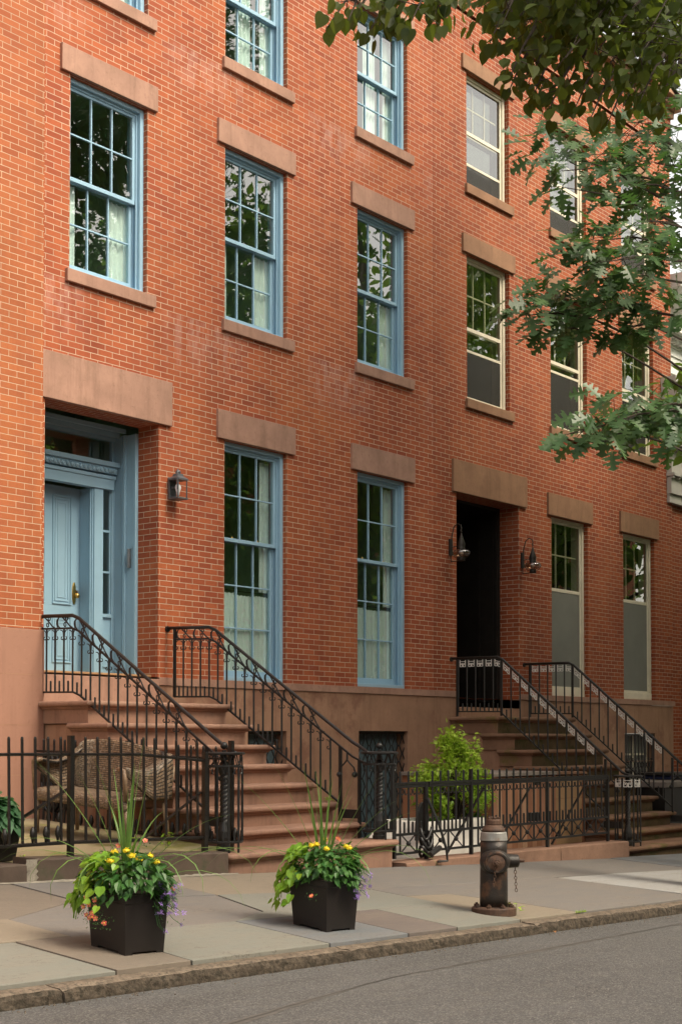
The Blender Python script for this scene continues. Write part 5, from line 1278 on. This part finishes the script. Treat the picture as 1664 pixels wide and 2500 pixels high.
bl2 = [(0, 1.52, .56, .1, .009), (1.0, 1.42, .46, .15, .009), (3.1, 1.22, .56, .2, .009), (3.15, .95, .60, .3, .009), (.1, 1.15, .52, .25, .009), (.0, .95, .50, .5, .009), (-.1, .8, .52, .6, .008), (.3, .7, .30, 1.4, .008), (3.0, .65, .48, 1.7, .008), (3.3, .55, .58, 1.5, .008),
       (2.5, .7, .5, 2.4, .010), (2.2, .7, .44, 2.6, .008), (.25, .6, .62, 1.8, .008), (.5, .55, .62, 1.9, .008), (.9, .7, .45, 2.6, .010), (4.5, 1.3, .42, .3, .008), (5.5, 1.25, .4, .4, .008), (1.6, 1.35, .5, .2, .008)]
yel2 = [(-.075, .10, .10), (-.045, .10, .10), (.015, .15, .045), (.135, .06, .115), (.155, .06, .105), (.0, -.06, .13)]
cor2 = [(-.06, .19, -.09), (.09, -.03, .13), (.08, -.03, .14)]
pur2 = [(.19 + .12 * rs0.rand(), .0 + .1 * rs0.rand(), .03 - .16 * rs0.rand()) for i in range(26)]
planter('square dark planter with one coral flower, standing before the foot of the blue door steps', -3.68, -5.415, -.03, .36, .156, .178, 9, bl2, yel2, cor2, pur2)

# hosta in a pot at the left edge
hp = thing('potted_hosta', 'broad leaved hosta in a dark pot at the left edge behind the fence', 'potted plant', (-4.42, -2.68, .57)); x, y = -4.45, -2.66
MB().rings([[(x + dx * w, y + dy * w, z) for dx, dy in ((-1, -1), (1, -1), (1, 1), (-1, 1))] for w, z in ((.13, .55), (.17, .86), (.18, .862), (.18, .90), (.165, .90), (.16, .87))]).build('pot', M['planter'], hp, bevel=.006)
lv = Leaves(T_HEART, .2, .45)
for i in range(120):
    q = nr.uniform(0, 6.283); k = nr.rand(); out = Vector((math.cos(q), math.sin(q), 0)); p = Vector((x, y, .90)) + out * (.06 + .16 * k) + Vector((0, 0, .13 * (1 - k) + .02 - .06 * k))
    lv.add(p, out + Vector((0, 0, .3 - 1.1 * k)), Vector((0, 0, 1)) + out * .6, nr.uniform(.11, .17), nr.rand(), .85)
lv.build('hosta_leaves', M['hosta'], hp)
# bright green shrub in the white tub
sh = thing('shrub', 'bright yellow green finely lobed shrub growing in the white tub', 'shrub', (2.55, -2.3, .5))
st = MB(); base = Vector((2.55, -2.3, .5)); lv = Leaves(T_PALM, .1, .3)
SP = []
for i in range(64):
    q = nr.uniform(0, 6.283); h = nr.rand() ** .9; r_ = (.46 * math.sin(math.pi * min(1, .22 + h * .78)) ** .8 + .05) * nr.uniform(.5, 1.05) * (1.15 if h < .65 else .75)
    SP.append((r_ * math.cos(q), r_ * math.sin(q) * .7, .12 + h * .98))
SP += [(-.62, -.1, .62), (-.52, 0, .66), (-.42, -.1, .68), (-.66, .1, .60), (-.3, -.1, .92), (-.22, 0, 1.02), (.15, 0, 1.08), (.3, -.1, .98), (.38, -.1, .88), (.45, -.1, .5), (.55, -.1, .35), (.42, 0, .62), (-.45, -.05, .35), (-.40, -.1, .28), (-.12, 0, 1.1), (.02, .05, 1.08)]
for sp in SP:
    t = base + Vector(sp); mid = base + Vector((sp[0] * .35, sp[1] * .35, sp[2] * .62)); st.tube([base + Vector((sp[0] * .05, sp[1] * .05, 0)), mid, t], [.008, .005, .002], 5)
    for k in range(48):
        s = nr.rand(); p = mid.lerp(t, .35 + .75 * s) + Vector(nr.normal(0, .045, 3)) * 1.0; ax = (t - mid).normalized() * .7 + Vector(nr.normal(0, .6, 3)) + Vector((0, 0, -.35))
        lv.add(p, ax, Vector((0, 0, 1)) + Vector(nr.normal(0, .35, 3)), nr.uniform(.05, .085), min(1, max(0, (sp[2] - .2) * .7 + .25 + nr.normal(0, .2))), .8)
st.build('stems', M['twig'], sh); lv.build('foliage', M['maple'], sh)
for nm_, cx, cy in (('left', 2.0, -2.35), ('right', 2.87, -2.35)):
    fn = Leaves(T_LANCE, .2, .4)
    for i in range(70):
        q = nr.uniform(0, 6.283); fn.add((cx, cy, .52), (math.cos(q), math.sin(q), nr.uniform(.2, 1.4)), (0, 0, 1), nr.uniform(.14, .24), nr.rand() * .3)
    tag(fn.build('low_fern', M['green']), 'low dark spiky plant in the white tub, on the %s of the shrub stem' % nm_, 'plant')
# little weeds
def weed(label, x, y, z, n, size, m, hgt=.06):
    w = Leaves(T_OVAL, .2, .3); s = MB(); s.tube([(x, y, z), (x + .005, y, z + hgt)], .002, 4)
    for i in range(n):
        q = nr.uniform(0, 6.283); h = nr.uniform(.2, 1); w.add((x + .02 * math.cos(q), y + .02 * math.sin(q), z + hgt * h), (math.cos(q), math.sin(q), nr.uniform(-.1, .6)), (0, 0, 1), size * nr.uniform(.7, 1.2), nr.rand())
    o = w.build('weed', m); tag(o, label, 'weed'); o2 = s.build('stem', m); attach(o2, o); return o
weed('green weed sprouting at the base of the fire hydrant', HX + .10, HY - .15, gz(HX + .1, HY - .15) + .01, 9, .05, M['maple'], .085)
weed('green weed on a lower step beside the foundation wall', .16, -2.36, .865, 16, .045, M['maple'], .05)
weed('small weed at the base of the hosta pot', -4.40, -2.98, .57, 8, .03, M['maple'], .04)
weed('leafy weed under the wicker settee by the fence', -3.05, -2.8, .56, 18, .045, M['maple'], .12)
weed('tall weed growing near the caged newel behind the left fence', -2.72, -2.85, .56, 22, .05, M['maple'], .16)
gr = MB()
for i in range(70):
    u = -.86 + .16 * nr.rand(); blade(gr, (u, -5.846 - .02 * nr.rand(), gz(u, -5.846)), (nr.normal(0, .6), nr.normal(0, .6), 1), nr.uniform(.015, .03), .5, .0014, 4)
o = gr.build('kerb_grass', M['maple']); tone(o, .3); tag(o, kind='stuff', label='tuft of short grass in the kerb joint', cat='grass')
lf = Leaves(T_OVAL, .3, .3)
for u, v in ((1.1, -6.12), (.25, -6.14), (-1.5, -6.02), (.9, -6.3), (1.5, -6.2)): lf.add((u, v, gz(u, v) + .012), nr.normal(0, 1, 3) * np.array([1, 1, .1]), (0, 0, 1), .05, .3)
tag(lf.build('fallen_leaves', M['dry_leaf']), 'few dry brown leaves lying in the gutter below the kerb', 'leaves', kind='stuff')

# ------------------------------------------------------------------ trees
def limb(mb, pts, r0, r1, n=7, seg=10):
    P = [Vector(p) for p in pts]; out = []
    for i in range(seg + 1):
        s = i / seg * (len(P) - 1); k = min(int(s), len(P) - 2); f = s - k
        a = P[max(k - 1, 0)]; b = P[k]; c = P[k + 1]; d = P[min(k + 2, len(P) - 1)]
        out.append(.5 * ((2 * b) + (c - a) * f + (2 * a - 5 * b + 4 * c - d) * f * f + (3 * b - a - 3 * c + d) * f ** 3))
    mb.tube(out, [r0 + (r1 - r0) * i / seg for i in range(seg + 1)], n)
    return out
def spray(lv, tw, p0, p1, n, size, rs, hang, spread, flat=.5, tonef=.5, nn=.38):
    p0 = Vector(p0); p1 = Vector(p1); L = (p1 - p0).length; d = (p1 - p0).normalized()
    tw.tube([p0, p0.lerp(p1, .5) + Vector((0, 0, .05 * L)), p1], [.012, .008, .003], 5)
    for i in range(n):
        s = rs.rand() ** .8; q = p0.lerp(p1, .1 + .95 * s) + Vector((0, 0, .05 * L * math.sin(math.pi * s)))
        off = Vector(rs.normal(0, 1, 3)) * spread * (.4 + .6 * math.sin(math.pi * min(1, s * .9 + .1))); off.z *= flat
        ax = off.normalized() * .8 + d * .6 + Vector((0, 0, -hang * (.5 + rs.rand()))) + Vector(rs.normal(0, .25, 3))
        nm = Vector((0, 0, 1)) + Vector(rs.normal(0, nn, 3)) + (f_view * .5)
        lv.add(q + off, ax, nm, size * rs.uniform(.7, 1.15), min(1, max(0, rs.normal(tonef, .25))))
        if i % 5 == 0: tw.tube([q, q + off * .9], [.004, .0018], 4)
f_view = Vector((-_fw.x, -_fw.y, 0))
def framed(p, pad=40):
    d = Vector(p) - CAM; z = d.dot(_F)
    if z < .5: return False
    X, Y = 832 + F_PX * d.dot(_rt) / z, _PY - F_PX * d.dot(_U) / z
    return -pad < X < 1664 + pad and -pad < Y < 2500 + pad
rs = np.random.RandomState(21)
OAK = thing('oak_tree', 'red oak with pointed lobed leaves reaching in from the right', 'tree', (5.2, -5.5, -.1))
tr = MB(); limb(tr, [(5.2, -5.5, -.3), (5.15, -5.5, 2.5), (5.3, -5.55, 5.5), (5.2, -5.5, 9.5), (5.5, -5.4, 13)], .24, .10, 12, 14)
lv = Leaves(T_OAK, .12, .12); tw = MB()
sprays = [  # sight-line survey of the visible boughs: (x, y, metres) of root and tip, leaves, spread
    ((1640, 500, 13.4), (1300, 365, 12.6), 95, .30), ((1600, 440, 13.8), (1310, 420, 12.7), 70, .25), ((1640, 540, 13.2), (1330, 455, 12.4), 30, .16),
    ((1660, 360, 13.9), (1500, 330, 13.3), 50, .28), ((1500, 345, 15.0), (1300, 295, 14.5), 55, .22), ((1664, 470, 13.2), (1520, 450, 12.8), 50, .25),
    ((1664, 600, 13.0), (1400, 590, 12.4), 80, .20), ((1680, 640, 12.6), (1440, 640, 12.2), 130, .30), ((1664, 690, 12.8), (1440, 680, 12.4), 90, .28), ((1680, 560, 12.6), (1540, 540, 12.3), 55, .25),
    ((1640, 770, 12.6), (1225, 742, 12.3), 120, .17), ((1640, 770, 12.8), (1400, 762, 12.4), 80, .22), ((1450, 780, 12.4), (1250, 770, 12.2), 40, .14), ((1580, 790, 12.7), (1480, 820, 12.5), 36, .16), ((1400, 800, 12.4), (1375, 815, 12.3), 16, .10),
    ((1700, 1000, 11.4), (1375, 1058, 11.0), 75, .20), ((1710, 985, 11.6), (1475, 1022, 11.2), 80, .22), ((1700, 990, 11.5), (1560, 1000, 11.2), 50, .20), ((1520, 1055, 11.1), (1470, 1080, 11.0), 16, .12), ((1700, 1060, 11.3), (1590, 1070, 11.2), 20, .14),
    ((1710, 330, 13.5), (1540, 300, 13.2), 75, .3), ((1720, 430, 13.4), (1590, 400, 13.2), 55, .25), ((1700, 250, 13.6), (1590, 240, 13.4), 40, .3)]
for a_, b_, n, s in sprays:
    p0, p1 = at(*a_), at(*b_)
    if not n: continue
    p1 = at(a_[0] + (b_[0] - a_[0]) * .90, b_[1], b_[2]); spray(lv, tw, p0, p1, int(n * .62), .20, rs, .4, s * .95, .5, .5)
    h = 4.2 + .5 * (p0.z - 4)
    limb(tw, [(5.2, -5.5, max(2.8, p0.z - .2)), (p0 + Vector((1.8, .2, .05))), p0], .015, .008, 6, 10)
# the rest of the crown, beyond the frame, leaves enlarged to shade the facade
for i in range(80):
    q = rs.uniform(0, 6.283); h = rs.rand(); r_ = (1.2 + 2.9 * math.sin(math.pi * (.15 + .8 * h))) * rs.uniform(.5, 1)
    t = Vector((5.4 + r_ * math.cos(q), -5.9 + r_ * math.sin(q) * .9, 7.6 + 6.5 * h)); c = Vector((5.25, -5.5, 5.2 + 5.5 * h))
    if t.y > -.7 or framed(t, 220) or framed(c.lerp(t, .6), 100): continue
    limb(tw, [c, c.lerp(t, .5) + Vector((0, 0, .3)), t], .05, .01, 5, 6)
    spray(lv, tw, c.lerp(t, .45), t, 110, .25, rs, .4, .6, .6, .5)
tr.build('trunk', M['bark'], OAK, smooth=True); tw.build('branches', M['twig'], OAK); lv.build('crown', M['oak'], OAK)

LIN = thing('linden_tree', 'dark linden with heart shaped leaves hanging over the top of the picture', 'tree', (2.6, -6.6 + 1.0, -.1))
tr = MB(); limb(tr, [(2.6, -5.6, -.3), (2.5, -5.65, 2.5), (2.6, -5.7, 5), (2.3, -5.8, 8), (2.2, -5.8, 11.5)], .22, .09, 12, 14)
lv = Leaves(T_HEART, .12, .22); tw = MB()
for i in range(100):       # dense hanging boughs at the upper right
    x = 1190 + 480 * rs.rand() ** .8; lim = 60 + (x - 1190) * .62 if x < 1500 else 235 + 40 * rs.rand()
    y = min(lim, 275) * rs.uniform(-.5, .88); d = rs.uniform(8.6, 11.2)
    p1 = at(x, y, d); p0 = at(x + 110 + 60 * rs.rand(), y - 150 - 60 * rs.rand(), d + .4)
    spray(lv, tw, p0, p1, 44, .074, rs, .3, .19, .8, .45, nn=.9)
for x, y, n in ((1195, 105, 9), (1245, 185, 12), (1270, 215, 8), (1225, 60, 12), (1300, 235, 10), (1340, 265, 10), (1400, 270, 9), (1440, 290, 7), (1480, 305, 9), (1240, 225, 4), (1290, 200, 10), (1370, 245, 10), (1520, 260, 10), (1560, 250, 10), (1600, 270, 9)):
    d = rs.uniform(8.8, 10); spray(lv, tw, at(x + 60, y - 120, d + .2), at(x, y, d), n + 6, .08, rs, .9, .08, .9, .45, nn=.6)
for x0, y0, x1, y1, n, s in ((900, -60, 798, 68, 9, .05), (960, -70, 860, 40, 20, .085), (1010, -90, 905, 70, 26, .09), (1040, -80, 960, 60, 30, .10), (1080, -90, 1005, 50, 30, .11), (1110, -100, 1060, 40, 26, .10), (905, -70, 850, 50, 8, .06), (1150, -110, 1080, 20, 20, .1), (1000, -80, 915, 85, 9, .05)):
    d = rs.uniform(8.4, 9.0); spray(lv, tw, at(x0, y0, d + .15), at(x1, y1, d), n, .085, rs, 1.0, s, .9, .45, nn=.6)
for a in ((1500, -150, 9.6), (1250, -200, 9.2), (1050, -160, 8.8), (950, -140, 8.7), (1400, -60, 10), (1600, 60, 10.2), (1330, 20, 9.6)):
    p = at(*a); limb(tw, [(2.4, -5.75, 7.2 + 1.2 * rs.rand()), Vector((2.4, -5.75, 8.0)).lerp(p, .5) + Vector((0, 0, .5)), p], .022, .009, 6, 10)
for i in range(95):      # the crown above the frame, over the street, leaves enlarged for more shade
    q = rs.uniform(0, 6.283); h = rs.rand(); r_ = (1.5 + 3.6 * math.sin(math.pi * (.2 + .75 * h))) * rs.uniform(.4, 1)
    t = Vector((.6 + 1.25 * r_ * math.cos(q), -6.6 + r_ * math.sin(q) * .85, 7.9 + 5.5 * h)); c = Vector((2.3, -5.8, 6.5 + 4 * h))
    if t.y > -1.2 or t.x < .6 or framed(t, 200) or framed(c.lerp(t, .6), 60): continue
    limb(tw, [c, c.lerp(t, .5) + Vector((0, 0, .3)), t], .045, .01, 5, 6)
    spray(lv, tw, c.lerp(t, .4), t, 75, .18, rs, .6, .6, .7, .4)
tr.build('trunk', M['bark'], LIN, smooth=True); tw.build('branches', M['twig'], LIN); lv.build('crown', M['linden'], LIN)

def far_tree(label, x, y, z, h, r_, n, seed, size=.2):
    rs = np.random.RandomState(seed); T = thing('street_tree', label, 'tree', (x, y, z), 'trees around the street')
    t = MB(); limb(t, [(x, y, z - .3), (x + .1, y, z + h * .25), (x - .1, y + .1, z + h * .5), (x, y, z + h * .85)], .28, .08, 9, 10); lv = Leaves(T_OVAL, .15, .2)
    for i in range(34):
        q = rs.uniform(0, 6.283); hh = rs.rand(); rr = r_ * math.sin(math.pi * (.18 + .75 * hh)) ** .7 * rs.uniform(.35, 1); c = Vector((x + rr * math.cos(q), y + rr * math.sin(q), z + h * (.32 + .66 * hh)))
        limb(t, [(x, y, z + h * (.25 + .5 * hh)), Vector((x, y, z + h * (.32 + .55 * hh))).lerp(c, .6), c], .07, .015, 5, 5)
        k = r_ * rs.uniform(.2, .34)
        for j in range(n // 34):
            o = Vector(rs.normal(0, 1, 3)); o = o.normalized() * k * rs.rand() ** .5 * 1.3; o.z *= .7
            lv.add(c + o, o + Vector((0, 0, -.6)) + Vector(rs.normal(0, .4, 3)), Vector((0, 0, 1)) + Vector(rs.normal(0, .5, 3)), size * rs.uniform(.6, 1.2), rs.rand())
    t.build('trunk', M['bark'], T, smooth=True); lv.build('crown', M['tree_leaf'], T); return T
far_tree('leafy street tree on the near pavement beyond the right edge', 11.5, -5.6, -.3, 13.5, 4.6, 10000, 12, .27)  # unseen tree added to darken the right of the facade
far_tree('wide street tree on the far pavement whose boughs overhang the road', 10, -15.6, -.3, 14, 5.6, 13000, 15, .28)  # unseen tree added so its crown shades road and sidewalk
far_tree('leafy street tree on the near pavement, second beyond the right edge', 18.5, -5.6, -.5, 14, 4.8, 9000, 16, .3)  # another unseen tree added for shade on the right
far_tree('green street tree on the far side of the road, nearest of the row', 9, -17, -.4, 11.5, 3.6, 8000, 1)
far_tree('green street tree on the far side of the road, second of the row', 18, -17.5, -.6, 15, 4.2, 8000, 2)
far_tree('green street tree on the far side of the road, third of the row', 27, -18, -.8, 14, 4.5, 8000, 3)
far_tree('green street tree on the far side of the road, fourth of the row', 38, -18, -1, 17, 5, 8000, 4)
far_tree('bright green tree showing between the brick row and the right edge', 24, -1.5, -.8, 13, 3.2, 5000, 6, .2)
far_tree('bright green tree far down the street beyond the white house', 33, -4.5, -1, 16, 4, 5000, 8, .2)

# houses added unseen across the road: they block low sky, show in panes
for k, (a, b, h, m_) in enumerate(((-34, -20, 9.5, 'brick_dark'), (-20, -8, 10.5, 'brick_old'), (-8, 4, 10, 'brick_dark'), (4, 16, 9, 'white_wood'), (16, 30, 10.5, 'brick_dark'), (30, 50, 11, 'brick_old'))):
    T = thing('facing_house', '%s house across the road, number %s from the left end of the facing row' % ('white boarded' if m_ == 'white_wood' else 'red brick' if m_ == 'brick_dark' else 'orange brick', ('one', 'two', 'three', 'four', 'five', 'six')[k]), 'house', ((a + b) / 2, -20, -.5))
    mb = MB(); wall_mesh(mb, a, b, -2, h, -19.5, []); mb.box(a, b - .05, -27, -19.52, -2, h)
    if m_ == 'white_wood': mb.uv = [None] * len(mb.f)
    mb.build('wall', M[m_], T); MB().box(a, b, -20, -19.2, h, h + .5).build('cornice', M['brownstone'], T)
    x = a + 1.4
    while x < b - 1.4:
        for z in (1.4, 4.6, 7.4):
            if z + 1.6 < h: w_ = MB().box(x - .6, x + .6, -19.49, -19.40, z - .08, z + 1.75).build('window', M['cream'], T); QP(x - .5, x + .5, -19.395, z, z + 1.65).build('pane', M['interior_dark'], w_)  # windows and panes of the added houses
        x += 2.5

# ------------------------------------------------------------------ daylight
w = bpy.data.worlds.new("World"); sc.world = w; w.use_nodes = True; t = w.node_tree
sky = t.nodes.new('ShaderNodeTexSky'); sky.sky_type = 'NISHITA'; sky.sun_disc = False
SUN_EL, SUN_AZ = R(52), R(170)        # azimuth measured clockwise from +y
sky.sun_elevation = SUN_EL; sky.sun_rotation = SUN_AZ; sky.air_density = 1.0; sky.dust_density = 3.0; sky.ozone_density = 1.0
hs = t.nodes.new('ShaderNodeHueSaturation'); hs.inputs['Saturation'].default_value = .35
t.links.new(sky.outputs[0], hs.inputs['Color'])
wm = t.nodes.new('ShaderNodeMix'); wm.data_type = 'RGBA'; wm.blend_type = 'MULTIPLY'; wm.inputs[0].default_value = 1; wm.inputs[7].default_value = (1.0, .92, .79, 1)
t.links.new(hs.outputs[0], wm.inputs[6]); t.links.new(wm.outputs[2], t.nodes['Background'].inputs[0])
t.nodes['Background'].inputs[1].default_value = .15
sl = bpy.data.lights.new('sun', 'SUN'); sl.energy = 1.2; sl.angle = R(20); sl.color = (1, .87, .69)
so = bpy.data.objects.new('sun', sl); col.objects.link(so)
d = Vector((math.sin(SUN_AZ) * math.cos(SUN_EL), math.cos(SUN_AZ) * math.cos(SUN_EL), math.sin(SUN_EL)))
so.rotation_euler = d.to_track_quat('Z', 'Y').to_euler(); so.location = (0, -20, 20)
sc.view_settings.view_transform = 'Standard'; sc.view_settings.look = 'None'; sc.view_settings.gamma = 1; sc.view_settings.use_curve_mapping = False
sc.view_settings.exposure = 1.55
sc.cycles.max_bounces = 6; sc.cycles.transparent_max_bounces = 12; sc.cycles.diffuse_bounces = 4; sc.cycles.glossy_bounces = 3; sc.cycles.transmission_bounces = 4
sc.cycles.caustics_reflective = False; sc.cycles.caustics_refractive = False; sc.cycles.use_denoising = True
